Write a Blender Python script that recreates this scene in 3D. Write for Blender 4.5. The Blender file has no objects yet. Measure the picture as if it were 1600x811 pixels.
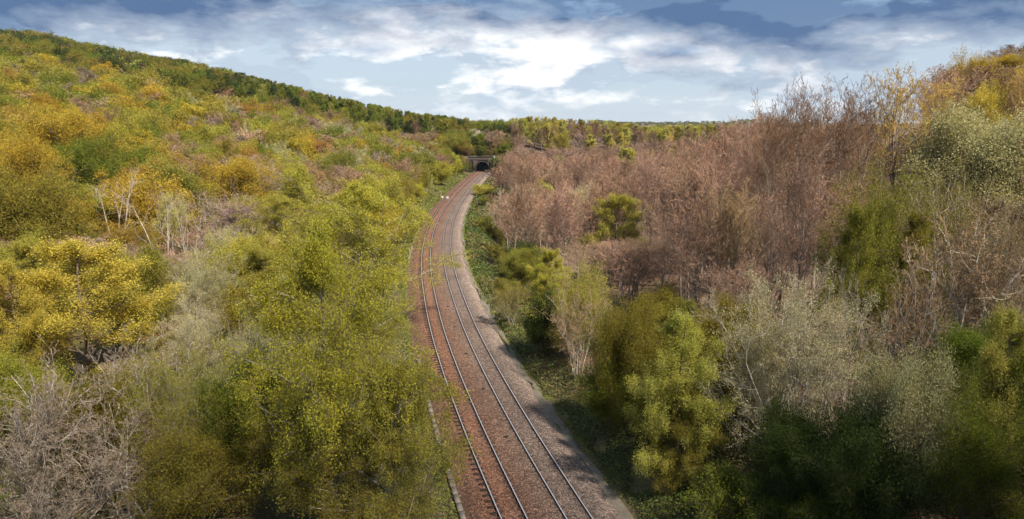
import bpy, math, numpy as np
from mathutils import Vector
R = math.radians
rng = np.random.default_rng(7)
sc = bpy.context.scene
col = sc.collection
H_CAM, F, PITCH = 23.4, 1067.0, math.atan(215.5/1067.0)

# ------------------------------------------------------------------ camera
cam = bpy.data.cameras.new('camera'); co = bpy.data.objects.new('camera', cam); col.objects.link(co)
cam.sensor_width = 36.0; cam.lens = 36.0*F/1600.0; cam.clip_start = 0.5; cam.clip_end = 20000
co.location = (0, 0, H_CAM); co.rotation_euler = (R(90)-PITCH, 0, 0)
sc.camera = co

# ------------------------------------------------------------------ sun, sky, exposure
SUN_EL, SUN_AZ = R(50), R(140)          # azimuth clockwise from +Y: on the right, a little behind the camera
sd = Vector((math.sin(SUN_AZ)*math.cos(SUN_EL), math.cos(SUN_AZ)*math.cos(SUN_EL), math.sin(SUN_EL)))
sun = bpy.data.lights.new('sun', 'SUN'); so = bpy.data.objects.new('sun', sun); col.objects.link(so)
sun.energy = 5.0; sun.angle = R(2.5); sun.color = (1.0, 0.89, 0.72)
so.rotation_euler = sd.to_track_quat('Z', 'Y').to_euler()
sc.view_settings.view_transform = 'Standard'; sc.view_settings.look = 'None'
sc.view_settings.exposure = 1.08; sc.view_settings.gamma = 1.0
sc.view_settings.use_curve_mapping = False

class NT:
    """small helper for node trees"""
    def __init__(s, nt): s.nt = nt; s.n = nt.nodes; s.l = nt.links
    def add(s, t, **kw):
        n = s.n.new(t)
        for k, v in kw.items():
            if k == 'inp':
                for i, x in v.items(): s.put(n, i, x)
            else: setattr(n, k, v)
        return n
    def put(s, n, i, x):
        if isinstance(x, bpy.types.NodeSocket): s.l.new(x, n.inputs[i])
        else: n.inputs[i].default_value = x
    def math(s, op, a, b=None, c=None, clamp=False):
        n = s.add('ShaderNodeMath', operation=op, use_clamp=clamp); s.put(n, 0, a)
        if b is not None: s.put(n, 1, b)
        if c is not None: s.put(n, 2, c)
        return n.outputs[0]
    def ramp(s, x, stops, interp='LINEAR'):
        n = s.add('ShaderNodeValToRGB'); s.put(n, 0, x); cr = n.color_ramp; cr.interpolation = interp
        while len(cr.elements) < len(stops): cr.elements.new(0.5)
        for e, (p, c) in zip(cr.elements, stops):
            e.position = p; e.color = (c, c, c, 1) if isinstance(c, (int, float)) else (*c, 1)
        return n.outputs[0]
    def mix(s, f, a, b, mode='MIX'):
        n = s.add('ShaderNodeMix', data_type='RGBA', blend_type=mode)
        s.put(n, 0, f); s.put(n, 6, a if not isinstance(a, tuple) else (*a[:3], 1)); s.put(n, 7, b if not isinstance(b, tuple) else (*b[:3], 1))
        return n.outputs[2]
    def noise(s, vec, scale, detail=4, rough=.55, dist=0.0, out=0):
        n = s.add('ShaderNodeTexNoise', inp={'Scale': scale, 'Detail': detail, 'Roughness': rough, 'Distortion': dist})
        if vec is not None: s.put(n, 'Vector', vec)
        return n.outputs[out]

def make_world():
    w = bpy.data.worlds.new('World'); sc.world = w; w.use_nodes = True
    t = NT(w.node_tree); t.n.clear()
    out = t.add('ShaderNodeOutputWorld')
    sky = t.add('ShaderNodeTexSky', sky_type='NISHITA', sun_disc=False, sun_elevation=SUN_EL, sun_rotation=SUN_AZ,
                air_density=1.0, dust_density=1.2, ozone_density=1.5)
    bg1 = t.add('ShaderNodeBackground', inp={0: sky.outputs[0], 1: 0.11})
    tc = t.add('ShaderNodeTexCoord').outputs['Generated']
    sep = t.add('ShaderNodeSeparateXYZ', inp={0: tc})
    x, y, z = sep.outputs
    el = t.math('MULTIPLY', t.math('ARCSINE', z), 180/math.pi)
    az = t.math('MULTIPLY', t.math('ARCTAN2', x, y), 180/math.pi)
    vec = t.add('ShaderNodeCombineXYZ', inp={0: x, 1: y, 2: t.math('MULTIPLY', z, 2.7)}).outputs[0]
    off = lambda a: t.add('ShaderNodeVectorMath', operation='ADD', inp={0: vec, 1: a}).outputs[0]
    n1 = t.noise(vec, 5.0, 5, .5, .1)
    n2 = t.noise(off((7.3, 2.1, 4.4)), 10.0, 9, .60, .12)
    n3 = t.noise(off((1.3, 9.1, 3.4)), 3.4, 4, .5, .1)
    # height of the dark cloud base by direction, in degrees of elevation
    a01 = t.math('MULTIPLY_ADD', az, 1/90.0, 0.5, clamp=True)
    base = t.ramp(a01, [(0.00, .34), (0.10, .40), (0.20, .55), (0.30, .66), (0.40, .80), (0.47, .74), (0.55, .74), (0.61, .60), (0.66, .44), (0.76, .44), (0.85, .58), (1.0, .60)])
    base = t.math('MULTIPLY', base, 9.6)
    d = t.math('SUBTRACT', el, base)
    d = t.math('MULTIPLY_ADD', t.math('SUBTRACT', n1, 0.5), 11.0, d)
    d = t.math('MULTIPLY_ADD', t.math('SUBTRACT', n2, 0.5), 9.0, d)
    dark = t.math('MULTIPLY_ADD', d, 0.23, 0.42, clamp=True)
    # bright and grey lumps of the lighter cloud, with billowing edges
    wv = t.add('ShaderNodeVectorMath', operation='ADD', inp={0: vec, 1: t.add('ShaderNodeVectorMath', operation='SCALE', inp={0: t.noise(vec, 6.0, 5, .6, 0, out=1), 'Scale': .22}).outputs[0]}).outputs[0]
    vo = t.add('ShaderNodeTexVoronoi', feature='SMOOTH_F1', inp={'Vector': wv, 'Scale': 9.0, 'Smoothness': .35, 'Detail': 3.0, 'Roughness': .55}).outputs['Distance']
    cen = t.math('MULTIPLY', t.math('POWER', t.math('MULTIPLY', t.math('SUBTRACT', az, 2.0), 1/20.0), 2), -1.0)
    cen = t.math('MULTIPLY_ADD', t.math('POWER', 2.718, cen), .70, -.22)
    lump = t.math('MULTIPLY_ADD', t.math('SUBTRACT', n2, 0.5), 4.4, t.math('MULTIPLY_ADD', t.math('SUBTRACT', n3, 0.5), 3.6, t.math('ADD', cen, 0.88)))
    lump = t.math('MULTIPLY_ADD', t.math('SUBTRACT', .42, vo), 1.5, lump, clamp=True)
    light = t.mix(lump, t.mix(t.math('MULTIPLY_ADD', t.math('SUBTRACT', n2, .5), 5.0, t.math('MULTIPLY_ADD', t.math('SUBTRACT', .42, vo), 1.8, .5), clamp=True), (.44, .53, .63), (.80, .85, .88)), (.97, .97, .97))
    hz = t.math('SUBTRACT', 1.0, t.math('MULTIPLY', el, 1/2.8), clamp=True)
    light = t.mix(t.math('MULTIPLY', hz, .45, clamp=True), light, (.66, .75, .82))
    dl = t.math('MULTIPLY_ADD', t.math('SUBTRACT', .42, vo), 1.6, t.math('MULTIPLY_ADD', t.math('SUBTRACT', n2, .5), 3.8, .52), clamp=True)
    darkc = t.mix(dl, (.085, .15, .285), (.27, .39, .56))
    cl = t.mix(dark, light, darkc)
    cl = t.mix(t.math('MULTIPLY_ADD', el, 1/20.0, -0.6, clamp=True), cl, (.34, .42, .54))
    bg2 = t.add('ShaderNodeBackground', inp={0: cl, 1: 0.60})
    gap = t.math('MULTIPLY_ADD', t.math('SUBTRACT', n3, 0.42), 9.0, 0.6, clamp=True)
    gap = t.math('MAXIMUM', gap, .9)
    mx = t.add('ShaderNodeMixShader', inp={0: gap, 1: bg1.outputs[0], 2: bg2.outputs[0]})
    t.l.new(mx.outputs[0], out.inputs[0])
make_world()

cy = sc.cycles
cy.use_denoising = True
try: cy.denoiser = 'OPENIMAGEDENOISE'
except Exception: pass
cy.max_bounces = 6; cy.diffuse_bounces = 2; cy.glossy_bounces = 2; cy.transmission_bounces = 3
cy.volume_bounces = 0; cy.caustics_reflective = False; cy.caustics_refractive = False
cy.use_adaptive_sampling = True; cy.adaptive_threshold = 0.02
cy.sample_clamp_indirect = 6.0
sc.render.use_persistent_data = False

# ------------------------------------------------------------------ pixel <-> world
SP, CP = math.sin(PITCH), math.cos(PITCH)
def ray(u, v):
    """direction (x per Y, z per Y) through a photo pixel"""
    b = (405.5-v)/F; den = CP+b*SP
    return (u-800)/F/den, (-SP+b*CP)/den
def ground(u, v, z=0.0):
    a, s = ray(u, v); Y = (z-H_CAM)/s
    return a*Y, Y
def project(x, y, z):
    dz = np.asarray(z)-H_CAM; f = y*CP-dz*SP; up = y*SP+dz*CP
    return 800+F*x/f, 405.5-F*up/f, f

# ------------------------------------------------------------------ track centre line
CY = np.array([-40, 0, 20, 36.5, 45.4, 57.8, 75.5, 87.1, 98.3, 112.5, 124.5, 139.1, 157.6, 196, 223, 262, 320, 360, 420.])
CX = np.array([22.5, 11.6, 6.4, 2.2, -.1, -3.05, -6.75, -8.8, -10.6, -12.6, -13.95, -15.3, -16.45, -17.35, -17.25, -16.5, -14.4, -12.6, -9.5])
def nspline(xk, yk, x):
    n = len(xk); h = np.diff(xk); A = np.zeros((n, n)); r = np.zeros(n); A[0, 0] = A[-1, -1] = 1
    for i in range(1, n-1):
        A[i, i-1] = h[i-1]; A[i, i] = 2*(h[i-1]+h[i]); A[i, i+1] = h[i]
        r[i] = 3*((yk[i+1]-yk[i])/h[i]-(yk[i]-yk[i-1])/h[i-1])
    c = np.linalg.solve(A, r); x = np.asarray(x, float); k = np.clip(np.searchsorted(xk, x)-1, 0, n-2); t = x-xk[k]
    b = (yk[k+1]-yk[k])/h[k]-h[k]*(2*c[k]+c[k+1])/3
    return yk[k]+b*t+c[k]*t*t+(c[k+1]-c[k])/(3*h[k])*t**3
_yy = np.arange(-40, 420.01, 1.0); _xx = nspline(CY, CX, _yy)
for _ in range(14): _xx[1:-1] = .25*_xx[:-2]+.5*_xx[1:-1]+.25*_xx[2:]
_ss = np.r_[0, np.cumsum(np.hypot(np.diff(_xx), np.diff(_yy)))]
def cx_at(y): return np.interp(y, _yy, _xx)
def track_pt(s, lat, z=0.0):
    """point at arc length s and lateral offset (+ right)"""
    s = np.asarray(s, float)
    x = np.interp(s, _ss, _xx); y = np.interp(s, _ss, _yy); e = .8
    tx = np.interp(s+e, _ss, _xx)-np.interp(s-e, _ss, _xx); ty = np.interp(s+e, _ss, _yy)-np.interp(s-e, _ss, _yy)
    l = np.hypot(tx, ty); tx /= l; ty /= l
    return x+ty*lat, y-tx*lat, tx, ty
def s_of_y(y): return float(np.interp(y, _yy, _ss))
def lat_of(x, y):
    c = cx_at(y); sl = (cx_at(y+1)-cx_at(y-1))/2
    return (x-c)/np.sqrt(1+sl*sl)

# ------------------------------------------------------------------ terrain height
CTRL = np.array([
 (-15,20,.5),(-30,35,2.5),(-60,45,4),(-60,10,4),(-31,75,1.5),(-88,110,6.5),(-130,180,15),(-181,250,31),(-136,300,29),(-92,200,12),(-60,130,4),
 (-31,110,.8),(-83,300,13),(-50,250,5),(-44,320,5),(-30,200,1),(-28,150,.6),(-28,300,2.5),(-150,120,14),(-230,180,30),
 (-372,520,80),(-281,520,66),(-189,520,46),(-105,500,26),(-66,480,21),(-20,450,16),(-250,380,50),(-420,400,80),(-500,520,90),
 (-15,352,13),(0,352,12),(-30,352,12),(-150,400,33),(-80,400,19),
 (-372,800,40),(-150,800,10),(0,700,3),(-700,600,90),(-60,600,14),
 (12,20,1),(18,55,3.5),(25,40,5),(50,60,9),(75,65,14),(94,130,24.5),(112,155,31),(130,180,35),(78,130,18.5),(68,130,16),(61,130,14.7),(55,130,12.8),(46,130,10.3),(52,165,5.5),(70,165,9),(30,250,0),(55,250,1),(40,160,2),(36,130,5),(62,200,5),(75,260,3),
 (30,120,1),(20,90,1.2),(25,200,0),(25,300,2),(120,130,27),(160,150,33),(150,260,10),(110,200,12),(60,380,11),(30,420,13),(100,430,12),(160,420,6),(200,700,2),
 (60,20,9),(110,60,22),(250,150,40),(300,400,15),(100,650,0),(60,520,8),
 (0,2500,14),(700,2500,16),(-700,2500,20),(1500,2400,14),(-1500,2000,40),(0,1400,-2),(500,1300,-2),(900,900,4),
 (2500,0,20),(-2500,0,60),(0,-800,5),(3500,3500,8),(-3500,3500,20),(0,5500,2),(5500,1000,5),(-5500,1000,30),(0,-5500,0)], float)
def _phi(r): return -np.sqrt(r*r+15.0**2)
_D = np.hypot(CTRL[:, None, 0]-CTRL[None, :, 0], CTRL[:, None, 1]-CTRL[None, :, 1])
_n = len(CTRL); _A = np.zeros((_n+1, _n+1)); _A[:_n, :_n] = _phi(_D)-np.eye(_n)*.8; _A[_n, :_n] = 1; _A[:_n, _n] = 1
_W = np.linalg.solve(_A, np.r_[CTRL[:, 2], 0])
def sstep(a, b, x): t = np.clip((x-a)/(b-a), 0, 1); return t*t*(3-2*t)
def vnoise(x, y, s, seed=0):
    x = np.asarray(x, float)/s; y = np.asarray(y, float)/s; xi = np.floor(x); yi = np.floor(y); fx = x-xi; fy = y-yi
    def h(a, b): v = np.sin(a*127.1+b*311.7+seed*74.7)*43758.5453; return v-np.floor(v)
    fx = fx*fx*(3-2*fx); fy = fy*fy*(3-2*fy)
    return (h(xi, yi)*(1-fx)+h(xi+1, yi)*fx)*(1-fy)+(h(xi, yi+1)*(1-fx)+h(xi+1, yi+1)*fx)*fy-.5
def terrain(x, y):
    x = np.atleast_1d(np.asarray(x, float)); y = np.atleast_1d(np.asarray(y, float)); sh = x.shape; xf, yf = x.ravel(), y.ravel()
    h = np.empty(len(xf))
    for i in range(0, len(xf), 20000):
        r = np.hypot(xf[i:i+20000, None]-CTRL[None, :, 0], yf[i:i+20000, None]-CTRL[None, :, 1]); h[i:i+20000] = _phi(r)@_W[:_n]+_W[_n]
    h += 1.2*vnoise(xf, yf, 23, 1)+.5*vnoise(xf, yf, 7, 2)
    far = np.hypot(xf, yf); h += sstep(900, 2000, far)*14*vnoise(xf, yf, 420, 3)
    d = np.abs(lat_of(xf, np.clip(yf, -39, 419)))
    d = np.where((yf > 419) | (yf < -39), 99, d)
    w = sstep(5.6, 16, d)
    tun = sstep(326.7, 327.1, yf)                                        # over the tunnel the hill closes
    low = np.where(d < 5.8, -.32, -.25+.10*(d-5.8)+.25*vnoise(xf, yf, 3, 5)*sstep(6, 8, d))
    h = h*(w*(1-tun)+tun)+low*(1-w)*(1-tun)
    h = np.where(tun > 0, np.maximum(h, np.where(d < 12, 7.2+.03*(yf-326), 0)), h)
    return h.reshape(sh)
def th(x, y): return float(terrain(x, y)[0])

# ------------------------------------------------------------------ mesh helpers
def new_mesh(name, V, faces, mats=(), mi=None, fattr=None, uv=None, smooth=False, vattr=None):
    """faces: list of (n,k) int arrays"""
    me = bpy.data.meshes.new(name)
    faces = [np.asarray(f, np.int32) for f in faces if len(f)]
    V = np.asarray(V, np.float32); me.vertices.add(len(V)); me.vertices.foreach_set('co', V.ravel())
    lt = np.concatenate([np.full(len(f), f.shape[1], np.int32) for f in faces]); li = np.concatenate([f.ravel() for f in faces])
    me.loops.add(len(li)); me.loops.foreach_set('vertex_index', li)
    me.polygons.add(len(lt)); me.polygons.foreach_set('loop_start', np.r_[0, np.cumsum(lt)[:-1]].astype(np.int32))
    if mi is not None: me.polygons.foreach_set('material_index', np.asarray(mi, np.int32))
    if smooth is not False: me.polygons.foreach_set('use_smooth', np.full(len(lt), True) if smooth is True else np.asarray(smooth, bool))
    me.update(calc_edges=True)
    for m in mats: me.materials.append(m)
    for k, a in (fattr or {}).items():
        at = me.attributes.new(k, 'FLOAT', 'FACE'); at.data.foreach_set('value', np.asarray(a, np.float32))
    for k, a in (vattr or {}).items():
        at = me.attributes.new(k, 'FLOAT', 'POINT'); at.data.foreach_set('value', np.asarray(a, np.float32))
    return me
def link(name, data, parent=None, loc=None):
    o = bpy.data.objects.new(name, data); col.objects.link(o)
    if parent: o.parent = parent
    if loc is not None: o.location = loc
    return o
def tag(o, label=None, cat=None, group=None, kind=None):
    if label: o['label'] = label
    if cat: o['category'] = cat
    if group: o['group'] = group
    if kind: o['kind'] = kind
    return o
class MB:
    """collects boxes / prisms into one mesh"""
    def __init__(s): s.V = []; s.F = []; s.M = []; s.n = 0
    def quadmesh(s, V, F, m=0):
        s.V.append(np.asarray(V, float)); s.F.append(np.asarray(F)+s.n); s.M += [m]*len(F); s.n += len(V)
    def box(s, c, size, rot=0.0, m=0, taper=1.0):
        x, y, z = [q/2 for q in size]
        P = np.array([(-x,-y,-z),(x,-y,-z),(x,y,-z),(-x,y,-z),(-x*taper,-y*taper,z),(x*taper,-y*taper,z),(x*taper,y*taper,z),(-x*taper,y*taper,z)])
        ca, sa = math.cos(rot), math.sin(rot); P = np.c_[P[:, 0]*ca-P[:, 1]*sa, P[:, 0]*sa+P[:, 1]*ca, P[:, 2]]+np.array(c)
        s.quadmesh(P, [(0,3,2,1),(4,5,6,7),(0,1,5,4),(1,2,6,5),(2,3,7,6),(3,0,4,7)], m)
    def build(s, name, mats, parent=None, loc=None):
        me = new_mesh(name, np.concatenate(s.V), [np.concatenate(s.F)], mats, s.M); return link(name, me, parent, loc)

# ------------------------------------------------------------------ materials
def mat(name):
    m = bpy.data.materials.new(name); m.use_nodes = True; t = NT(m.node_tree); t.n.clear()
    t.out = t.add('ShaderNodeOutputMaterial'); return m, t
def finish(t, color, rough=.8, bump=None, bstr=.3, bdist=.05, metal=0.0, spec=.3):
    p = t.add('ShaderNodeBsdfPrincipled', inp={'Base Color': color if not isinstance(color, tuple) else (*color, 1), 'Roughness': rough, 'Metallic': metal, 'Specular IOR Level': spec})
    if bump is not None:
        b = t.add('ShaderNodeBump', inp={'Strength': bstr, 'Distance': bdist, 'Height': bump}); t.l.new(b.outputs[0], p.inputs['Normal'])
    t.l.new(p.outputs[0], t.out.inputs[0]); return p
def leaf_material(name, trans=.36, vary=.30, warm=(1.14, .98, .75)):
    m, t = mat(name)
    oi = t.add('ShaderNodeObjectInfo'); at = t.add('ShaderNodeAttribute', attribute_name='tint').outputs['Fac']
    c = t.mix(1.0, oi.outputs['Color'], t.ramp(at, [(0, 1-vary), (.5, 1.0), (1, 1+vary)]), 'MULTIPLY')
    tcn = t.add('ShaderNodeTexCoord').outputs['Object']
    n = t.noise(tcn, .55, 2)
    c = t.mix(t.math('MULTIPLY_ADD', t.math('SUBTRACT', n, .5), 2.2, .3, clamp=True), c, t.mix(1.0, c, (*warm, 1), 'MULTIPLY'))
    d = t.add('ShaderNodeBsdfPrincipled', inp={'Base Color': c, 'Roughness': .7, 'Specular IOR Level': .10})
    tr = t.add('ShaderNodeBsdfTranslucent', inp={0: t.mix(1.0, c, (1.25, 1.25, .75, 1), 'MULTIPLY')})
    mx = t.add('ShaderNodeMixShader', inp={0: trans, 1: d.outputs[0], 2: tr.outputs[0]})
    t.l.new(mx.outputs[0], t.out.inputs[0]); return m
def bark_material(name, c0, c1, scale=3.0):
    m, t = mat(name)
    tcn = t.add('ShaderNodeTexCoord').outputs['Object']
    n = t.noise(tcn, scale, 5, .65)
    oi = t.add('ShaderNodeObjectInfo').outputs['Random']
    c = t.mix(t.math('MULTIPLY_ADD', t.math('SUBTRACT', n, .5), 3.0, .5, clamp=True), c0, c1)
    c = t.mix(1.0, c, t.ramp(oi, [(0, .75), (1, 1.2)]), 'MULTIPLY')
    finish(t, c, .9, n, .5, .03); return m
M_LEAF = leaf_material('leaves')
M_TWIG = leaf_material('twigs_and_buds', trans=.06, vary=.3, warm=(1.12, .92, .8))
M_BARK = bark_material('bark_brown', (.07, .05, .035), (.16, .12, .09))
M_BEECH = bark_material('bark_beech', (.10, .08, .065), (.33, .265, .22))
M_BIRCH = bark_material('bark_birch', (.11, .09, .075), (.44, .39, .34), 2.0)
M_DEAD = bark_material('bark_dead', (.20, .165, .14), (.52, .46, .41), 2.0)
M_LICHEN = bark_material('bark_lichen', (.08, .06, .045), (.66, .61, .53), 3.5)

def rock_like(name, stops, scale, bscale):
    m, t = mat(name); tcn = t.add('ShaderNodeTexCoord').outputs['Object']
    n = t.noise(tcn, scale, 6, .6); finish(t, t.ramp(n, stops), .9, t.noise(tcn, bscale, 4), .6, .05); return m
M_CONC = rock_like('old_concrete', [(.25, (.10, .085, .07)), (.75, (.25, .22, .195))], 2.0, 14)
M_DARKSTUFF = rock_like('dark_rubber', [(.3, (.012, .012, .012)), (.7, (.04, .035, .03))], 5, 20)
M_WHITE = rock_like('white_paint', [(.3, (.42, .42, .42)), (.7, (.6, .6, .6))], 2, 9)
M_GREY = rock_like('grey_paint', [(.3, (.22, .22, .24)), (.7, (.34, .33, .34))], 2, 9)

def ground_material():
    m, t = mat('woodland_floor')
    g = t.add('ShaderNodeNewGeometry').outputs['Position']
    n1 = t.noise(g, .045, 5, .6); n2 = t.noise(g, .9, 6, .65); n3 = t.noise(g, 6.0, 3, .6)
    side = t.add('ShaderNodeAttribute', attribute_name='litter').outputs['Fac']
    litter = t.mix(n2, (.055, .035, .025), (.145, .085, .062))
    green = t.mix(n2, (.035, .045, .014), (.11, .11, .035))
    f = t.math('MULTIPLY_ADD', t.math('SUBTRACT', n1, .5), 2.0, side, clamp=True)
    c = t.mix(f, green, litter)
    c = t.mix(1.0, c, t.ramp(n3, [(.3, .6), (.7, 1.35)]), 'MULTIPLY')
    finish(t, c, .95, n3, .8, .12); return m
M_GROUND = ground_material()

def ballast_material():
    m, t = mat('ballast_stone')
    lat = t.add('ShaderNodeAttribute', attribute_name='lat').outputs['Fac']
    g = t.add('ShaderNodeNewGeometry').outputs['Position']
    warp = t.noise(g, .35, 4, .6)
    l2 = t.math('MULTIPLY_ADD', t.math('SUBTRACT', warp, .5), 1.6, lat)
    l01 = t.math('MULTIPLY_ADD', l2, 1/12.0, .5)
    c = t.ramp(l01, [(0.06, (.12, .08, .055)), (.16, (.125, .068, .044)), (.30, (.18, .088, .055)), (.42, (.145, .08, .055)), (.53, (.145, .092, .068)),
                     (.62, (.145, .105, .087)), (.74, (.14, .108, .093)), (.84, (.20, .152, .128)), (.95, (.29, .228, .19))])
    # brake dust and grease beside each rail
    dust = None
    for off in (-2.64, -1.14, 1.14, 2.64):
        k = t.math('ABSOLUTE', t.math('SUBTRACT', lat, off)); k = t.math('MULTIPLY_ADD', k, -1/.42, 1.0, clamp=True)
        dust = k if dust is None else t.math('MAXIMUM', dust, k)
    n0 = t.noise(g, 1.7, 4, .7)
    c = t.mix(t.math('MULTIPLY', dust, t.math('MULTIPLY_ADD', n0, .7, .15)), c, (.075, .045, .035))
    blot = t.noise(g, .12, 5, .65)
    c = t.mix(t.math('MULTIPLY_ADD', t.math('SUBTRACT', blot, .5), 3.0, .35, clamp=True), c, t.mix(1.0, c, (.72, .68, .68, 1), 'MULTIPLY'))
    v = t.add('ShaderNodeTexVoronoi', inp={'Vector': g, 'Scale': 14.0}); vc = t.add('ShaderNodeSeparateColor', inp={0: v.outputs['Color']}).outputs[0]
    v2 = t.add('ShaderNodeTexVoronoi', inp={'Vector': g, 'Scale': 5.6}); vc2 = t.add('ShaderNodeSeparateColor', inp={0: v2.outputs['Color']}).outputs[0]
    c = t.mix(1.0, c, t.ramp(vc, [(0, .28), (.35, .8), (.8, 1.25), (1, 2.2)]), 'MULTIPLY')
    c = t.mix(1.0, c, t.ramp(vc2, [(0, .62), (.4, .95), (1, 1.3)]), 'MULTIPLY')
    finish(t, c, .92, v.outputs['Distance'], 1.0, .06); return m
M_BALLAST = ballast_material()
def path_material():
    m, t = mat('cess_grit'); g = t.add('ShaderNodeNewGeometry').outputs['Position']
    c = t.mix(t.noise(g, .8, 5, .65), (.075, .065, .05), (.20, .172, .145)); c = t.mix(1.0, c, t.ramp(t.noise(g, 14, 3), [(.3, .7), (.7, 1.3)]), 'MULTIPLY')
    finish(t, c, .95, t.noise(g, 12, 3), .6, .04); return m
M_PATH = path_material()
def steel_material():
    m, t = mat('rail_head_steel'); g = t.add('ShaderNodeNewGeometry').outputs['Position']
    finish(t, t.mix(t.noise(g, 1.2, 4), (.42, .43, .47), (.60, .61, .66)), .38, metal=.5, spec=.5); return m
M_STEEL = steel_material()
M_RUST = rock_like('rail_rust', [(.3, (.022, .014, .012)), (.7, (.075, .04, .028))], 1.5, 9)
M_SLEEP = rock_like('sleeper_timber', [(.3, (.018, .012, .010)), (.7, (.085, .05, .035))], 1.3, 9)
def brick_material():
    m, t = mat('sooty_brick'); tcn = t.add('ShaderNodeTexCoord').outputs['Object']
    sp = t.add('ShaderNodeSeparateXYZ', inp={0: tcn}).outputs
    vv = t.add('ShaderNodeCombineXYZ', inp={0: sp[0], 1: sp[2], 2: sp[1]}).outputs[0]
    b = t.add('ShaderNodeTexBrick', inp={'Vector': vv, 'Color1': (.04, .026, .024, 1), 'Color2': (.062, .04, .036, 1), 'Mortar': (.07, .06, .056, 1), 'Scale': 2.2, 'Mortar Size': .03})
    n = t.noise(tcn, .5, 5, .65)
    c = t.mix(t.math('MULTIPLY_ADD', t.math('SUBTRACT', n, .5), 3.0, .4, clamp=True), b.outputs[0], (.035, .028, .028))
    finish(t, c, .9, b.outputs[1], .4, .02); return m
M_BRICK = brick_material()
M_COPE = rock_like('coping_stone', [(.3, (.02, .018, .018)), (.7, (.06, .052, .05))], 1.0, 8)
M_SOOT = rock_like('tunnel_soot', [(.3, (.008, .007, .007)), (.7, (.02, .018, .017))], 1.0, 8)

# ------------------------------------------------------------------ ground sheet
def axis(lo, hi, dn, df, core=140):
    a = [0.0]; st = dn
    while a[-1] < hi: a.append(a[-1]+st); st = dn if a[-1] < core else min(st*1.07, df)
    b = [0.0]; st = dn
    while b[-1] > lo: b.append(b[-1]-st); st = dn if b[-1] > -core else min(st*1.07, df)
    return np.array(sorted(set(b+a)))
gx = axis(-6000, 6000, 1.6, 300, 60); gy = axis(-1500, 6500, 2.0, 300, 360); gy = np.array(sorted(set(list(gy[(gy < 326) | (gy > 328)])+[326.65, 327.15])))
GX, GY = np.meshgrid(gx, gy); GZ = terrain(GX, GY)
nx, ny = len(gx), len(gy); I = np.arange(nx*ny).reshape(ny, nx)
Fq = np.stack([I[:-1, :-1], I[:-1, 1:], I[1:, 1:], I[1:, :-1]], -1).reshape(-1, 4)
lit = np.where(GX > cx_at(np.clip(GY, -40, 420))+9, .95, .45).ravel()
# cut the bore's volume out of the sheet just behind the portal
cxq = GX.ravel()[Fq].mean(1); cyq = GY.ravel()[Fq].mean(1)
keep = ~((cyq > 326.65) & (cyq < 327.15) & (np.abs(lat_of(cxq, cyq)) < 6.5)); Fq = Fq[keep]
gme = new_mesh('ground', np.c_[GX.ravel(), GY.ravel(), GZ.ravel()], [Fq], [M_GROUND], smooth=True, vattr={'litter': lit})
tag(link('ground', gme), kind='structure')

# ------------------------------------------------------------------ railway
S0, S1 = s_of_y(-30), s_of_y(352)
PORTAL_Y = 325.5
def strip(name, lats, zs, m, s0=S0, s1=S1, step=1.0, kind='structure', jitter=0, lift=0):
    s = np.arange(s0, s1, step); V = []; L = []
    for lt, z in zip(lats, zs):
        jl = lt+(jitter*vnoise(s, s*0+lt, 2.3, 9)*2 if lt in (lats[0], lats[-1]) else 0)
        x, y, _, _ = track_pt(s, jl); V.append(np.c_[x, y, np.full(len(s), z)+lift+(.035*vnoise(s*1.0, s*0+lt*3, 1.7, 4) if jitter else 0)]); L.append(np.full(len(s), lt))
    n, k = len(s), len(lats); V = np.stack(V, 1).reshape(-1, 3); L = np.stack(L, 1).ravel(); J = np.arange(n*k).reshape(n, k)
    Fs = np.stack([J[:-1, :-1], J[:-1, 1:], J[1:, 1:], J[1:, :-1]], -1).reshape(-1, 4)
    o = link(name, new_mesh(name, V, [Fs], [m], smooth=True, vattr={'lat': L})); tag(o, kind=kind); return o
blat = [-5.5,-4.85,-4.3,-3.6,-3.05,-2.64,-2.3,-1.9,-1.45,-1.14,-.8,-.3,.3,.8,1.14,1.5,1.9,2.3,2.64,3.0,3.6,4.1,4.7,5.3]
bz =   [-.42,-.20,-.06,.04,.0,-.025,.02,.05,.015,-.025,.02,.05,.06,.05,.022,.04,.05,.04,.022,.05,.06,-.02,-.26,-.42]
strip('track_ballast', blat, bz, M_BALLAST, step=.6, jitter=.25)
strip('cess_path', [4.8, 5.0, 5.3, 5.55], [-.22, -.205, -.205, -.30], M_PATH, step=.7, jitter=.8)


RAILP = np.array([(-.04,.0),(-.04,-.035),(-.01,-.05),(-.01,-.125),(-.07,-.14),(-.07,-.155),(.07,-.155),(.07,-.14),(.01,-.125),(.01,-.05),(.04,-.035),(.04,0)])
def rail(lat, parent):
    s = np.arange(S0, S1, 1.5); k = len(RAILP); V = []
    for dl, dz in RAILP:
        x, y, _, _ = track_pt(s, lat+dl); V.append(np.c_[x, y, np.full(len(s), .165+dz)])
    V = np.stack(V, 1).reshape(-1, 3); J = np.arange(len(s)*k).reshape(len(s), k); J2 = np.roll(J, -1, 1)
    Fs = np.stack([J[:-1], J2[:-1], J2[1:], J[1:]], -1); mi = np.ones((len(s)-1, k), int); mi[:, k-1] = 0; mi[:, k-2] = 1; mi[:, 0] = 1
    return link('rail', new_mesh('rail', V, [Fs.reshape(-1, 4)], [M_STEEL, M_RUST], mi.ravel()), parent)
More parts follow.
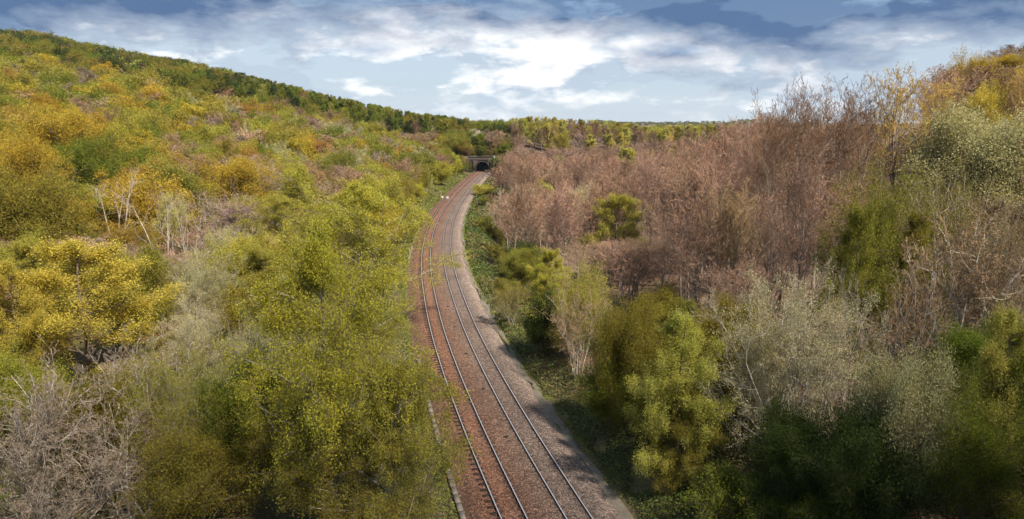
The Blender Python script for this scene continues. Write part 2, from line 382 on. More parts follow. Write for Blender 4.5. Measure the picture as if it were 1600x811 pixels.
def sleeper_mb(mb, x=0, y=0, rot=0, z=0):
    mb.box((x, y, -.055+z), (2.55, .25, .14), rot, 0)
    ca, sa = math.cos(rot), math.sin(rot)
    for o in (-.75, .75):
        mb.box((x+ca*o, y+sa*o, .022+z), (.40, .17, .03), rot, 1, .9)
        for q in (-.11, .11): mb.box((x+ca*(o+q), y+sa*(o+q), .062+z), (.085, .12, .05), rot, 1, .7)
smb = MB(); sleeper_mb(smb); SLEEP_ME = smb.build('sleeper', [M_SLEEP, M_RUST]); sleeper_data = SLEEP_ME.data; bpy.data.objects.remove(SLEEP_ME)
def track(c, label):
    x0, y0, _, _ = track_pt(s_of_y(35), c); root = link('railway_track', None); root.empty_display_size = 2
    tag(root, label, 'railway track', 'pair of railway tracks')
    rail(c-.75, root); rail(c+.75, root)
    s = s_of_y(33); n = 0; rest = MB()
    while s < S1:
        x, y, tx, ty = track_pt(s, c); rot = math.atan2(-tx, ty); jr = rng.normal(0, .006)
        if n < 100:
            o = link('sleeper', sleeper_data, root, (float(x), float(y), rng.normal(0, .004))); o.rotation_euler.z = rot+jr
        else: sleeper_mb(rest, float(x), float(y), rot+jr, 0)
        n += 1; s += .70
    r = rest.build('sleeper_run', [M_SLEEP, M_RUST], root); r['kind'] = 'stuff'
track(-1.89, 'left railway track on rusty orange ballast with dark sleeper ends beside its rails')
track(1.89, 'right railway track on greyer brown ballast nearest the pale gritty path')

# concrete cable trough along the left edge
def trough(y0, y1, label):
    mb = MB(); s = s_of_y(y0)
    while s < s_of_y(y1):
        x, y, tx, ty = track_pt(s, -4.72+.10*math.sin(s*.07))
        mb.box((float(x), float(y), -.125+.003*(int(s) % 2)), (.32, 1.03, .20), math.atan2(-tx, ty)); s += 1.0
    o = mb.build('cable_trough', [M_CONC]); tag(o, label, 'cable trough', 'cable troughs left of the ballast')
trough(30, 66, 'near run of pale concrete cable trough along the left edge of the ballast')
trough(118, 152, 'far run of pale cable trough left of the ballast where the track bends')

# small dark blocks between the two tracks
for i, (u, v) in enumerate([(791,684),(755,609),(728,554),(711,512),(700,480),(687,431),(682,412)]):
    x, y = ground(u, v); mb = MB()
    mb.box((0, 0, .07), (.30, .16, .14), rng.random()*.8, 0, .75); mb.box((.16, .05, .045), (.16, .10, .09), rng.random()*2, 0, .6); mb.box((-.17, -.04, .03), (.14, .07, .05), 1.0, 0, .7)
    w = ['nearest', 'second nearest', 'third nearest', 'fourth nearest', 'fifth nearest', 'second farthest', 'farthest'][i]
    o = mb.build('track_block', [M_DARKSTUFF], None, (x, y, .02)); tag(o, f'small dark block on the ballast between the tracks, {w} of the seven', 'block', 'dark blocks between the tracks')
# lineside bits on the left
x, y = ground(658, 343); z = th(x, y)
mb = MB(); mb.box((0, 0, .8), (.16, .16, 1.7), 0, 0, .9); mb.box((0, -.1, 1.45), (.34, .05, .34), 0, 0); mb.box((.0, 0, .05), (.4, .4, .12), 0, 0)
o = mb.build('marker_post', [M_DARKSTUFF], None, (x, y, z)); tag(o, 'short dark marker post on the grass left of the curve', 'post')
x, y = ground(694, 311); z = th(x, y)
mb = MB(); mb.box((0, 0, .55), (.9, .6, 1.1), .3, 0); mb.box((0, 0, 1.13), (1.0, .7, .08), .3, 0); mb.box((0, 0, .04), (1.1, .8, .12), .3, 0)
e = link('lineside_cabinet', None, None, (x+.9, y, z)); tag(e, 'grey lineside cabinet beside a white board left of the far curve', 'cabinet')
mb.build('cabinet_body', [M_GREY], e)
d = MB(); d.box((-.05, -.36, .6), (.34, .03, .9), .3, 0); d.build('door', [M_GREY], e)
mb = MB(); mb.box((0, 0, .45), (.09, .09, .9), 0, 0); mb.box((0, -.05, .9), (.6, .06, .55), .2, 0)
o = mb.build('white_board', [M_WHITE], None, (x-.5, y-.6, z)); tag(o, 'small white board standing at the left edge of the far curve', 'board')

# ------------------------------------------------------------------ tunnel portal
def portal():
    px, py, tx, ty = track_pt(s_of_y(PORTAL_Y), 0.0); rot = math.atan2(-tx, ty)
    root = link('tunnel_portal', None, None, (float(px), float(py), -.3)); root.rotation_euler.z = rot
    tag(root, 'soot-dark brick tunnel portal with arched mouth where the tracks vanish', 'tunnel portal')
    def face(openings, x0, x1, top, y0, y1, name, m):
        """wall in x-z with arched openings (cx, halfwidth, springing), real thickness"""
        mb = MB(); xs = [x0]
        N = 14
        for (c, hw, sp) in sorted(openings):
            xs += [c-hw*math.cos(math.pi*i/N) for i in range(N+1)]
        xs.append(x1); xs = sorted(set(round(q, 4) for q in xs))
        def bot(x, side):
            for (c, hw, sp) in openings:
                if c-hw-1e-3 <= x <= c+hw+1e-3 and not (abs(x-(c-hw)) < 1e-3 and side < 0) and not (abs(x-(c+hw)) < 1e-3 and side > 0):
                    return sp+math.sqrt(max(hw*hw-(x-c)**2, 0))
            return 0.0
        for a, b in zip(xs[:-1], xs[1:]):
            za, zb = bot(a, +1), bot(b, -1); V = []
            for yy in (y0, y1): V += [(a, yy, za), (b, yy, zb), (b, yy, top), (a, yy, top)]
            mb.quadmesh(V, [(0,1,2,3),(5,4,7,6),(3,2,6,7),(0,4,5,1)], 0)
        return mb.build(name, [m], root)
    ops = [(0.15, 3.0, 2.0), (-5.3, .95, 3.0)]
    face(ops, -6.6, 5.6, 7.3, -.5, .5, 'headwall', M_BRICK)
    mb = MB(); mb.box((-.5, -.1, 7.42), (12.5, 1.2, .24)); mb.build('coping', [M_COPE], root)
    mb = MB(); mb.box((-.5, -.56, 6.1), (12.0, .22, .24)); mb.build('string_course', [M_COPE], root)
    # arch ring proud of the wall
    for (c, hw, sp), nm in zip(ops, ('arch_ring', 'arch_ring')):
        mb = MB(); N = 18
        for i in range(N):
            a0, a1 = math.pi*i/N, math.pi*(i+1)/N-.015; V = []
            for yy in (-.58, .0):
                for rr, a in ((hw-.03, a0), (hw+.5, a0), (hw+.5, a1), (hw-.03, a1)): V.append((c-rr*math.cos(a), yy, sp+rr*math.sin(a)))
            mb.quadmesh(V, [(0,1,2,3),(1,5,6,2),(0,3,7,4),(0,4,5,1),(2,6,7,3)])
        mb.build(nm, [M_COPE if hw > 2 else M_BRICK], root)
    for c, w in ((-3.85, .7), (4.2, .9)):
        mb = MB(); mb.box((c, -.75, 2.95), (w, .5, 5.9), 0, 0, .92); mb.box((c, -.75, .5), (w+.3, .7, 1.0)); mb.build('buttress', [M_BRICK], root)
    # bores: open tubes running back into the hill
    for (c, hw, sp) in ops:
        V = []; N = 14; L = 24 if hw > 2 else 8
        ring = [(c-hw, 0)]+[(c-hw*math.cos(math.pi*i/N), sp+hw*math.sin(math.pi*i/N)) for i in range(N+1)]+[(c+hw, 0)]
        for yy in (.5, L): V += [(a, yy, b) for a, b in ring]
        k = len(ring); Fb = [(i, i+1, k+i+1, k+i) for i in range(k-1)]
        mb = MB(); mb.quadmesh(V, Fb); mb.box((c, L+.2, 3), (2*hw+1, .4, 8)); mb.build('tunnel_bore', [M_SOOT], root)
    mb = MB()
    for sx, ln in ((5.6, 8), (-6.6, 3)):
        for i in range(6):
            q = i/6; mb.box((sx+(.12 if sx > 0 else -.12)*i*ln/6, -.5-ln*(q+1/12), 3.0*(1-q)+.6), (.6, ln/6+.02, 6.0*(1-q)+1.2))
    mb.build('wing_wall', [M_BRICK], root)
portal()

# ------------------------------------------------------------------ tree builder (numpy branching)
def norm(v): return v/np.maximum(np.linalg.norm(v, axis=-1, keepdims=True), 1e-9)
def spread(r, start, direc, length, rad, seg, gnarl, up, tip=.25):
    n = len(start); P = np.empty((n, seg+1, 3)); P[:, 0] = start; d = norm(direc)
    st = (length/seg)[:, None]
    for i in range(seg):
        d = norm(d+r.normal(0, gnarl, (n, 3))+np.array([0, 0, up])); P[:, i+1] = P[:, i]+d*st
    Rr = rad[:, None]*np.linspace(1, tip, seg+1)[None]
    return P, Rr
def kids(r, P, Rd, n, t0, t1, ang, angsd, length, rr, seg, gnarl, up, tip=.25, flat=0.0, az0=None):
    nb, k = P.shape[0], P.shape[1]-1
    idx = np.repeat(np.arange(nb), n); i = np.tile(np.arange(n), nb)
    t = t0+(t1-t0)*(i+r.random(nb*n))/n; q = np.clip(t*k, 0, k-1e-6); a = q.astype(int); f = (q-a)[:, None]
    p0, p1 = P[idx, a], P[idx, a+1]; pos = p0*(1-f)+p1*f; tan = norm(p1-p0)
    ref = np.where(np.abs(tan[:, 2:3]) > .9, np.array([[1., 0, 0]]), np.array([[0, 0, 1.]])); s1 = norm(np.cross(tan, ref)); s2 = np.cross(tan, s1)
    az = (i*2.399963+r.normal(0, .5, nb*n)+np.repeat(r.random(nb)*6.28, n))
    th_ = ang+r.normal(0, angsd, nb*n)
    d = tan*np.cos(th_)[:, None]+(s1*np.cos(az)[:, None]+s2*np.sin(az)[:, None])*np.sin(th_)[:, None]
    d[:, 2] *= 1-flat
    plen = np.linalg.norm(np.diff(P, axis=1), axis=2).sum(1)[idx]
    L = length(t, plen, r.random(nb*n)) ; R0 = (Rd[idx, a]*(1-f[:, 0])+Rd[idx, a+1]*f[:, 0])*rr
    return spread(r, pos, d, L, np.maximum(R0, .004), seg, gnarl, up, tip)
def tubes(P, Rd, m):
    n, k1 = P.shape[:2]; T = norm(np.gradient(P, axis=1)); ref = np.array([.31, .52, .8]); A = norm(np.cross(T, ref)); B = np.cross(T, A)
    an = np.arange(m)*2*np.pi/m; V = P[:, :, None]+Rd[:, :, None, None]*(A[:, :, None]*np.cos(an)[:, None]+B[:, :, None]*np.sin(an)[:, None])
    J = np.arange(n*k1*m).reshape(n, k1, m); J2 = np.roll(J, -1, 2)
    return V.reshape(-1, 3), np.stack([J[:, :-1], J2[:, :-1], J2[:, 1:], J[:, 1:]], -1).reshape(-1, 4)
def leaves(r, P, n, size, jit, upb=.5, t0=.2, aspect=.55, clump=True, hang=0.0):
    nb, k = P.shape[0], P.shape[1]-1
    idx = np.repeat(np.arange(nb), n); t = t0+(1-t0)*r.random(nb*n); q = np.clip(t*k, 0, k-1e-6); a = q.astype(int); f = (q-a)[:, None]
    c = P[idx, a]*(1-f)+P[idx, a+1]*f+r.normal(0, jit, (nb*n, 3)); c[:, 2] -= hang*np.abs(r.normal(0, 1, nb*n))
    nrm = norm(r.normal(0, 1, (nb*n, 3))+np.array([0, 0, upb])); u = norm(np.cross(nrm, r.normal(0, 1, (nb*n, 3)))); v = np.cross(nrm, u)
    s = (size*(.6+.8*r.random(nb*n)))[:, None]
    V = np.stack([c-u*s*.5, c+v*s*aspect*.5, c+u*s*.5, c-v*s*aspect*.5], 1).reshape(-1, 3)
    Fq = np.arange(nb*n*4).reshape(-1, 4); tint = .5+.22*r.normal(0, 1, nb)[idx]+.22*r.normal(0, 1, nb*n)
    return V, Fq, np.clip(tint, 0, 1)

def merge(parts):
    """parts: (V, F, matindex, tint) -> arrays"""
    V = []; Fs = []; M = []; T = []; sm = []; o = 0
    for v, f, m, t in parts:
        V.append(v); Fs.append(f+o); o += len(v); M.append(np.full(len(f), m)); T.append(np.full(len(f), .5) if t is None else t); sm.append(np.full(len(f), t is None))
    return np.concatenate(V), np.concatenate(Fs), np.concatenate(M), np.concatenate(T), np.concatenate(sm)

SPEC = {
 # crown profile: relative radius by height fraction within crown ; base: crown base fraction
 'round':  dict(h=12, R=4.6, base=.16, prof=[(0,.7),(.2,1.),(.5,1.),(.75,.9),(1,.5)], n1=34, a1=1.05, up1=.10, n2=8, n3=6, l2=.48, l3=.42, leaf=.12, N=95000, nl=9, jit=.36, upb=.7, trunk=.20, gn=.16, fork=.62),
 'open':   dict(h=12, R=4.8, base=.18, prof=[(0,.5),(.25,.9),(.5,1.),(.75,.8),(1,.3)], n1=30, a1=.85, up1=.14, n2=8, n3=6, l2=.46, l3=.40, leaf=.11, N=66000, nl=6, jit=.28, upb=.5, trunk=.20, gn=.22, fork=.65),
 'layered':dict(h=12, R=4.8, base=.10, prof=[(0,.85),(.3,1.),(.6,.88),(.85,.55),(1,.2)], n1=32, a1=1.25, up1=.03, n2=9, n3=6, l2=.44, l3=.36, leaf=.11, N=95000, nl=10, jit=.20, upb=2.2, trunk=.18, gn=.10, flat=.55, fork=.95),
 'birch':  dict(h=16, R=4.8, base=.12, prof=[(0,.75),(.3,1.),(.55,.95),(.8,.62),(1,.15)], n1=30, a1=.80, up1=.08, n2=8, n3=10, l2=.44, l3=.42, leaf=0.085, N=115000, nl=15, jit=0.14, upb=.2, trunk=.15, gn=.27, droop=-.34, fork=.85, bark='birch'),
 'willow': dict(h=9, R=4.2, base=.08, prof=[(0,.8),(.3,1.),(.6,.95),(.85,.7),(1,.4)], n1=30, a1=.75, up1=.10, n2=9, n3=7, l2=.46, l3=.42, leaf=.08, N=56000, nl=8, jit=0.12, upb=.4, trunk=.13, gn=.22, stems=4, fork=.7, bark='lichen'),
 'narrow': dict(h=13, R=2.6, base=.12, prof=[(0,.8),(.3,1.),(.6,.8),(.85,.5),(1,.12)], n1=26, a1=.75, up1=.12, n2=7, n3=5, l2=.50, l3=.45, leaf=0.16, N=20000, nl=8, jit=0.2, upb=.5, trunk=.16, gn=.15, fork=.95),
 'beech':  dict(h=15, R=4.0, base=.30, prof=[(0,.45),(.25,.85),(.5,1.),(.8,.85),(1,.4)], n1=22, a1=.46, up1=.17, n2=9, n3=7, n4=5, l2=.46, l3=.44, l4=.42, leaf=0.06, N=6000, nl=1, jit=0.03, upb=.3, trunk=.19, gn=.15, fork=.75, bark='beech', bare=True),
 'sparse': dict(h=18, R=4.4, base=.36, prof=[(0,.45),(.25,.85),(.5,1.),(.8,.85),(1,.45)], n1=18, a1=.44, up1=.16, n2=7, n3=6, n4=3, l2=.46, l3=.44, l4=.42, leaf=.085, N=11000, nl=1, jit=.05, upb=.3, trunk=.19, gn=.16, fork=.8, bark='beech', bare=True),
 'twiggy': dict(h=8, R=3.6, base=.05, prof=[(0,.6),(.3,.9),(.6,1.),(.85,.8),(1,.5)], n1=22, a1=.55, up1=.14, n2=6, n3=5, n4=3, l2=.46, l3=.42, l4=.4, leaf=0.075, N=16000, nl=2, jit=0.05, upb=.3, trunk=.13, gn=.2, stems=5, fork=.8, bark='lichen', bare=True),
 'dead':   dict(h=13, R=3.4, base=.35, prof=[(0,.7),(.4,1.),(.8,.8),(1,.3)], n1=11, a1=.62, up1=.12, n2=6, n3=5, l2=.42, l3=.46, leaf=0.05, N=0, nl=0, jit=0, upb=0, trunk=.12, gn=.20, stems=3, fork=.8, bark='dead', bare=True),
 'bush':   dict(h=3.2, R=2.4, base=.02, prof=[(0,.8),(.4,1.),(.75,.8),(1,.4)], n1=22, a1=.95, up1=.08, n2=7, n3=5, l2=.46, l3=.42, leaf=0.1, N=14000, nl=8, jit=0.13, upb=.6, trunk=.05, gn=.2, stems=4, fork=.8),
 'pine':   dict(h=13, R=3.4, base=.52, prof=[(0,.5),(.4,1.),(.8,.8),(1,.4)], n1=16, a1=1.2, up1=.08, n2=6, n3=5, l2=.42, l3=.4, leaf=0.16, N=20000, nl=12, jit=0.2, upb=1.2, trunk=.22, gn=.2, flat=.4, fork=.95),
}
BARKS = {'birch': M_BIRCH, 'beech': M_BEECH, 'dead': M_DEAD, 'lichen': M_LICHEN}
def make_tree(kind, seed, density=1.0, leafscale=1.0, single=False, tw=.011):
    """returns dict(trunk mesh, crown mesh, h, w); built once, shared by copies"""
    s = dict(SPEC[kind]); r = np.random.default_rng(seed*101+sum(map(ord, kind))); h = s['h']; bark = BARKS.get(s.get('bark'), M_BARK); bare = s.get('bare', False)
    st = s.get('stems', 1); s0 = np.zeros((st, 3)); d0 = np.tile([0, 0, 1.], (st, 1))
    if st > 1:
        a = np.arange(st)*2*np.pi/st+r.random(st)*.7; s0[:, :2] = np.c_[np.cos(a), np.sin(a)]*.18; d0[:, :2] = np.c_[np.cos(a), np.sin(a)]*(.22+.16*r.random((st, 1)))
    P0, R0 = spread(r, s0-[0, 0, .4], d0, np.full(st, h*s['fork']*1.02)*(.85+.2*r.random(st)), np.full(st, s['trunk']), 9, .05, .04, .28)
    px, pv = zip(*s['prof'])
    n1 = max(3, int(s['n1']*density**.4/st)); base = s['base']
    def L1(t, pl, q):
        f = np.clip((t-base)/(1-base), 0, 1); return s['R']*np.interp(f, px, pv)*(.72+.5*q)/max(.55, math.sin(s['a1']))*(1.0 if s['fork'] > .8 else 1.0)
    a1 = s['a1']
    P1, R1 = kids(r, P0, R0, n1, base/s['fork']*.8, 1.0, a1, .20, lambda t, pl, q: L1(base+(1-base)*t, pl, q), .55, 5, s['gn'], s['up1'], .3, s.get('flat', 0)*.5)
    dr = s.get('droop')
    P2, R2 = kids(r, P1, R1, max(3, int(s['n2']*density**.3)), .18, 1.0, .75, .25, lambda t, pl, q: pl*s['l2']*(1.15-.5*t)*(.6+.7*q), .55, 4, s['gn']*1.1, .04+.07*bare if dr is None else -.05, .35, s.get('flat', 0))
    P3, R3 = kids(r, P2, R2, max(3, int(s['n3']*density**.3)), .15, 1.0, .7, .3, lambda t, pl, q: pl*s['l3']*(1.15-.5*t)*(.6+.7*q)+.12, .5, 3 if dr is None else 4, s['gn'], .03+.09*bare if dr is None else dr, .4, s.get('flat', 0))
    R2 = np.maximum(R2, tw*(2.0 if kind == 'twiggy' else 1.1)); R3 = np.maximum(R3, tw*.65)
    wood = [(*tubes(P0, R0, 7), 0, None), (*tubes(P1, np.maximum(R1, .015), 5), 0, None)]
    crown = [(*tubes(P2, R2, 3), 1, None)]
    last = P3
    if 'n4' in s:
        n4 = max(2, int(s['n4']*density**.3))
        P4, R4 = kids(r, P3, R3, n4, .15, 1.0, .6, .3, lambda t, pl, q: pl*s['l4']*(1.1-.4*t)*(.6+.8*q)+.12, .6, 2, s['gn'], .12, .5)
        v, f = tubes(P3, np.maximum(R3, tw), 3); crown.append((v, f, 0 if bare else 1, np.clip(.35+.15*r.normal(0, 1, len(f)), 0, 1)))
        v, f = tubes(P4, np.maximum(R4, tw), 3); crown.append((v, f, 0, np.clip(.5+.2*r.normal(0, 1, len(f)), 0, 1))); last = P4
    else: crown.append((*tubes(P3, R3, 3), 1, None))
    if s['nl'] > 0:
        nl = max(1, int(round(s['N']/leafscale**2/last.shape[0]))); v, f, t = leaves(r, last, nl, s['leaf']*leafscale, s['jit']*(1+.12*leafscale), s['upb'], hang=.0 if dr is None else .05); crown.append((v, f, 0, t))
        if not bare and dr is None:
            v, f, t = leaves(r, P2, max(2, nl), s['leaf']*leafscale, s['jit']*1.8, s['upb'], .5); crown.append((v, f, 0, t))
    allv = np.concatenate([c[0] for c in crown]); z1 = np.percentile(allv[:, 2], 99.7); w = 2*np.percentile(np.hypot(allv[:, 0], allv[:, 1]), 91 if not bare else 91)
    lm = M_TWIG if bare else M_LEAF; tb = bark if bare or kind == 'willow' else M_BARK
    if single:
        V, Fs, M, T, sm = merge([(a, b, 1, None) for a, b, _, _ in wood]+crown)
        if lm is M_TWIG and kind == 'dead': lm = M_DEAD
        return dict(one=new_mesh(kind+'_tree_mesh', V, [Fs], [lm, bark], M, {'tint': T}, smooth=sm), arr=(V, Fs, M, T), h=z1, w=w)
    V, Fs, M, T, sm = merge(wood); tm = new_mesh(kind+'_trunk_mesh', V, [Fs], [bark], M, smooth=sm)
    V, Fs, M, T, sm = merge(crown); cm = new_mesh(kind+'_crown_mesh', V, [Fs], [lm if kind != 'dead' else M_DEAD, tb], M, {'tint': T}, smooth=sm)
    return dict(trunk=tm, crown=cm, h=z1, w=w)

PROTO = {}
def proto(kind, level, var):
    """level 0 hero, 1 near, 2 middle, 3 far (one mesh)"""
    key = (kind, level, var)
    if key not in PROTO:
        dens = {0: 1.0, 1: .8, 2: .5, 3: .26, 4: .08}[level]; ls = {0: 1.0, 1: 1.2, 2: 1.7, 3: 2.7, 4: 5.0}[level]; tw = {0: .011, 1: .013, 2: .016, 3: .033, 4: .09}[level]
        PROTO[key] = make_tree(kind, var+level*17, dens, ls, level >= 3, tw)
    return PROTO[key]
NAMES = {'round': ('broadleaf_tree', 'broadleaf tree'), 'open': ('oak_tree', 'oak tree'), 'layered': ('maple_tree', 'maple tree'), 'birch': ('birch_tree', 'birch tree'), 'willow': ('willow_tree', 'willow tree'),
         'narrow': ('slender_tree', 'slender tree'), 'beech': ('bare_beech_tree', 'bare beech tree'), 'sparse': ('bare_beech_tree', 'bare beech tree'), 'twiggy': ('twiggy_tree', 'twiggy tree'), 'dead': ('dead_tree', 'dead tree'), 'bush': ('bush', 'bush'), 'pine': ('pine_tree', 'pine tree')}
NV = {0: 2, 1: 2, 2: 4, 3: 5, 4: 4}
GROUPS = {'round': 'rounded broadleaf trees in the woods', 'open': 'open crowned oaks in the woods', 'layered': 'maples with layered leaves', 'birch': 'birches beside the cutting', 'willow': 'pale willows and sallows',
          'narrow': 'slender young trees on the far hills', 'beech': 'bare beeches of the leafless wood', 'sparse': 'bare beeches of the leafless wood', 'twiggy': 'low leafless twiggy trees', 'dead': 'dead whitish trees', 'bush': 'bushes along the railway banks', 'pine': 'pines on the skyline'}
PLANTED = []          # (x, y, r, top z)
def plant(kind, x, y, h, w, color, label, level=1, var=None, rot=None, lean=0.0, ground_z=None):
    z = th(x, y) if ground_z is None else ground_z
    var = int(rng.integers(NV[level])) if var is None else var
    p = proto(kind, level, var); sz = h/p['h']; sx = w/p['w']
    nm, cat = NAMES[kind]; rot = rng.random()*6.283 if rot is None else rot
    if level == 3:
        o = link(nm, p['one'], None, (x, y, z-.1)); o.color = (*color, 1)
    else:
        o = link(nm, None, None, (x, y, z-.1))
        tr = link('trunk', p['trunk'], o); cr = link('crown', p['crown'], o); cr.color = (*color, 1)
    o.rotation_euler = (lean*math.cos(rot*3), lean*math.sin(rot*3), rot); o.scale = (sx, sx, sz)
    tag(o, label, cat, GROUPS[kind]); PLANTED.append((x, y, w/2, z+h)); return o

def solve(u, v, h):
    """ground spot of a tree of height h whose tip shows at photo pixel (u, v)"""
    a, s = ray(u, v); Y = np.concatenate([np.arange(18, 120, .5), np.arange(120, 900, 2.)])
    top = terrain(a*Y, Y)+h; rz = H_CAM+s*Y; hit = np.nonzero(rz <= top)[0]
    y = float(Y[hit[0]]) if len(hit) else 300.0
    return a*y, y
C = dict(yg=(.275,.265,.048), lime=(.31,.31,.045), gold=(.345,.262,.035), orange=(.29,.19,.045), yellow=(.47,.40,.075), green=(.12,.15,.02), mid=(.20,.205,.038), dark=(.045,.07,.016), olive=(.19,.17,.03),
         sage=(.33,.325,.19), cream=(.43,.40,.26), russet=(.27,.18,.12), pink=(.295,.197,.147), tan=(.30,.215,.13), lilac=(.25,.19,.17), brown=(.18,.11,.065), white=(.62,.58,.56), pale=(.33,.32,.08), grey=(.30,.25,.20), buds=(.40,.29,.07))
WORDS = dict(yg='yellow-green', lime='lime-green', gold='golden', orange='orange-gold', yellow='yellow', green='mid-green', mid='spring-green', dark='dark-green', olive='olive', sage='sage', cream='cream-green',
             russet='russet', pink='pinkish-brown', tan='tan', lilac='lilac-grey', brown='brown', white='white-blossomed', pale='pale-green', grey='grey-barked', buds='yellow-budded')
def hero(kind, u, v, h, wpx, c, label, level=0, var=None, wm=None, lean=0.0, rot=None, y=None):
    if y is None: x, y = solve(u, v, h)
    else:
        a, s = ray(u, v); x = a*y; h = H_CAM+s*y-th(x, y)
    w = wpx*y/F if wm is None else wm
    return plant(kind, x, y, h, w, C[c] if isinstance(c, str) else c, label, level, var, rot, lean)
# ------------------------------------------------------------------ trees one can pick out in the photograph
hero('birch', 492, 362, 17, 318, (.35,.345,.045), 'large drooping yellow-green birch filling the foreground left of the tracks', var=0)
hero('birch', 575, 282, 17, 205, (.34,.335,.055), 'light yellow-green birch overhanging the left rail in mid-picture', var=1)
hero('willow', 400, 480, 10, 120, 'sage', 'sage green sallow close behind the left side of the foreground birch', var=1)
hero('birch', 600, 560, 11, 230, 'yg', 'low bushy birch at the trackside below the big foreground birch', var=1, level=1)
hero('layered', 112, 374, 12, 235, 'yellow', 'bright yellow maple in layered sprays at the left edge', var=0)
hero('layered', 20, 410, 11, 120, 'yellow', 'bright yellow maple cut by the left edge behind its larger twin', var=1)
hero('dead', 172, 262, 13, 92, 'grey', 'dead whitish tree with crooked limb leaning left, above the yellow maple', var=0)
hero('dead', 245, 285, 13, 110, 'grey', 'dead forked whitish tree with tall upright limbs, left of the lilac tree', var=1)
hero('dead', 285, 300, 12, 70, 'grey', 'thin dead whitish tree behind the forked one', var=1, rot=2.2)
hero('twiggy', 335, 285, 11, 110, 'lilac', 'leafless greyish tree with pale twigs rising above the sage willow', var=0)
hero('willow', 308, 402, 9, 130, 'sage', 'pale sage willow between the yellow maple and the foreground birch', var=0)
hero('willow', 320, 470, 8, 140, 'cream', 'cream-budded sallow below the sage willow', var=1)
hero('twiggy', 100, 528, 10, 210, 'grey', 'grey lichen-covered twiggy tree with pale buds in the lower left', var=0)
hero('twiggy', 20, 600, 9, 190, 'grey', 'lichen-crusted leafless tree in the bottom left corner', var=1)
hero('twiggy', 190, 640, 7.5, 190, 'grey', 'pale branching leafless shrub tree at the bottom left, in front of green leaves', var=1)
hero('willow', 260, 535, 10, 170, 'yg', 'yellow-green leafing tree with pale stems in the lower left', var=0)
hero('open', 300, 640, 8, 180, 'olive', 'olive leafing tree at the bottom left under the birch', var=0)
hero('round', 375, 560, 9, 150, 'green', 'dark green tree in the shade left of the foreground birch', var=1)
hero('open', 350, 245, 13, 130, 'gold', 'golden tree with visible dark limbs above the lilac twigs', var=0, level=1)
hero('open', 95, 163, 19, 150, 'gold', 'big golden oak high on the left edge of the wood', var=1, level=1)
hero('open', 20, 205, 16, 110, 'gold', 'golden oak cut by the left edge of the picture', var=0, level=1)
hero('round', 35, 262, 14, 130, 'olive', 'large olive tree at the left edge below the golden oaks', var=1, level=1)
hero('round', 125, 215, 15, 110, 'green', 'dark green tree below the big golden oak', var=0, level=1)
hero('round', 190, 165, 13, 80, 'mid', 'rounded deep yellow-green tree right of the golden oak', var=2, level=2)
hero('birch', 440, 300, 11, 120, 'yg', 'soft yellow-green birch with feathery crown left of the light birch', var=0, level=1)
hero('twiggy', 500, 280, 9, 90, 'russet', 'russet leafless bush-like tree above the light birch', var=1, level=1)
hero('beech', 522, 222, 13, 62, 'pink', 'leafless pinkish tree with visible trunk amid green crowns on the left', var=0, level=2)
hero('beech', 635, 208, 13, 56, 'russet', 'rounded leafless russet tree standing among green crowns near the curve', var=1, level=2)
hero('open', 588, 243, 12, 64, 'orange', 'orange-brown oak left of the leafless russet tree', var=1, level=2)
hero('layered', 556, 265, 10, 60, 'orange', 'flat-topped orange tree just above the light birch', var=2, level=2)
hero('round', 632, 258, 9, 46, 'olive', 'neat round olive tree beside the left of the curve', var=1, level=2)
hero('round', 662, 238, 10, 46, 'green', 'round bright green tree left of the line before the tunnel', var=0, level=2)
hero('round', 716, 216, 11, 40, 'mid', 'tall rounded green tree close to the left of the tunnel', var=3, level=2)
hero('round', 694, 232, 10, 36, 'mid', 'rounded green tree second to the left of the tunnel', var=1, level=2)
hero('open', 722, 212, 10, 24, 'orange', 'small orange-brown tree behind the green trees left of the tunnel', var=1, level=2)
hero('round', 742, 202, 9, 22, 'white', 'white blossoming tree on the hill above the tunnel', var=2, level=2)
hero('round', 676, 222, 8, 20, 'white', 'white blossoming tree peeping over green crowns left of the tunnel', var=0, level=2)
hero('round', 330, 137, 8, 16, 'white', 'white blossoming tree on the left hillside under the dark ridge', var=0, level=2)
hero('round', 196, 122, 8, 20, 'white', 'pale blossoming tree at the foot of the dark ridge on the left', var=1, level=2)
hero('round', 150, 590, 7, 200, 'olive', 'olive leafy tree under the lichen-covered branches at lower left', var=0)
hero('twiggy', 60, 690, 7, 220, 'grey', 'tangled pale-stemmed leafless shrub tree at the very bottom left', var=0)
hero('birch', 520, 640, 8, 260, 'olive', 'low olive birch in shade at the bottom under the great birch', var=1)
# right of the line
hero('narrow', 785, 226, 11, 30, 'green', 'pointed green tree right beside the tunnel mouth', var=0, level=2)
hero('bush', 753, 288, 3.6, 44, (.34,.32,.05), 'rounded yellow-green bush at the right edge of the ballast', var=0, level=1)
hero('twiggy', 778, 309, 8, 48, 'tan', 'tall tan leafless shrub tree at the right of the curve', var=0, level=1)
hero('open', 836, 280, 10, 56, 'yg', 'olive-gold tree behind the bright green one right of the curve', var=0, level=1)
hero('round', 832, 300, 10, 46, 'green', 'bright green tree right of the curve among leafless trees', var=0, level=1, rot=1)
hero('willow', 895, 288, 12, 96, 'cream', 'cream-grey sallow with fine buds behind the green tree on the right', var=0, level=1)
hero('layered', 964, 304, 12, 96, 'yg', 'yellow-green layered tree standing in front of the leafless wood', var=0, level=1)
hero('layered', 862, 388, 8, 66, 'lime', 'small lime green maple at the right trackside', var=1, level=1)
hero('round', 815, 385, 6, 60, 'mid', 'green leafing tree on the bank right of the curve', var=0, level=1)
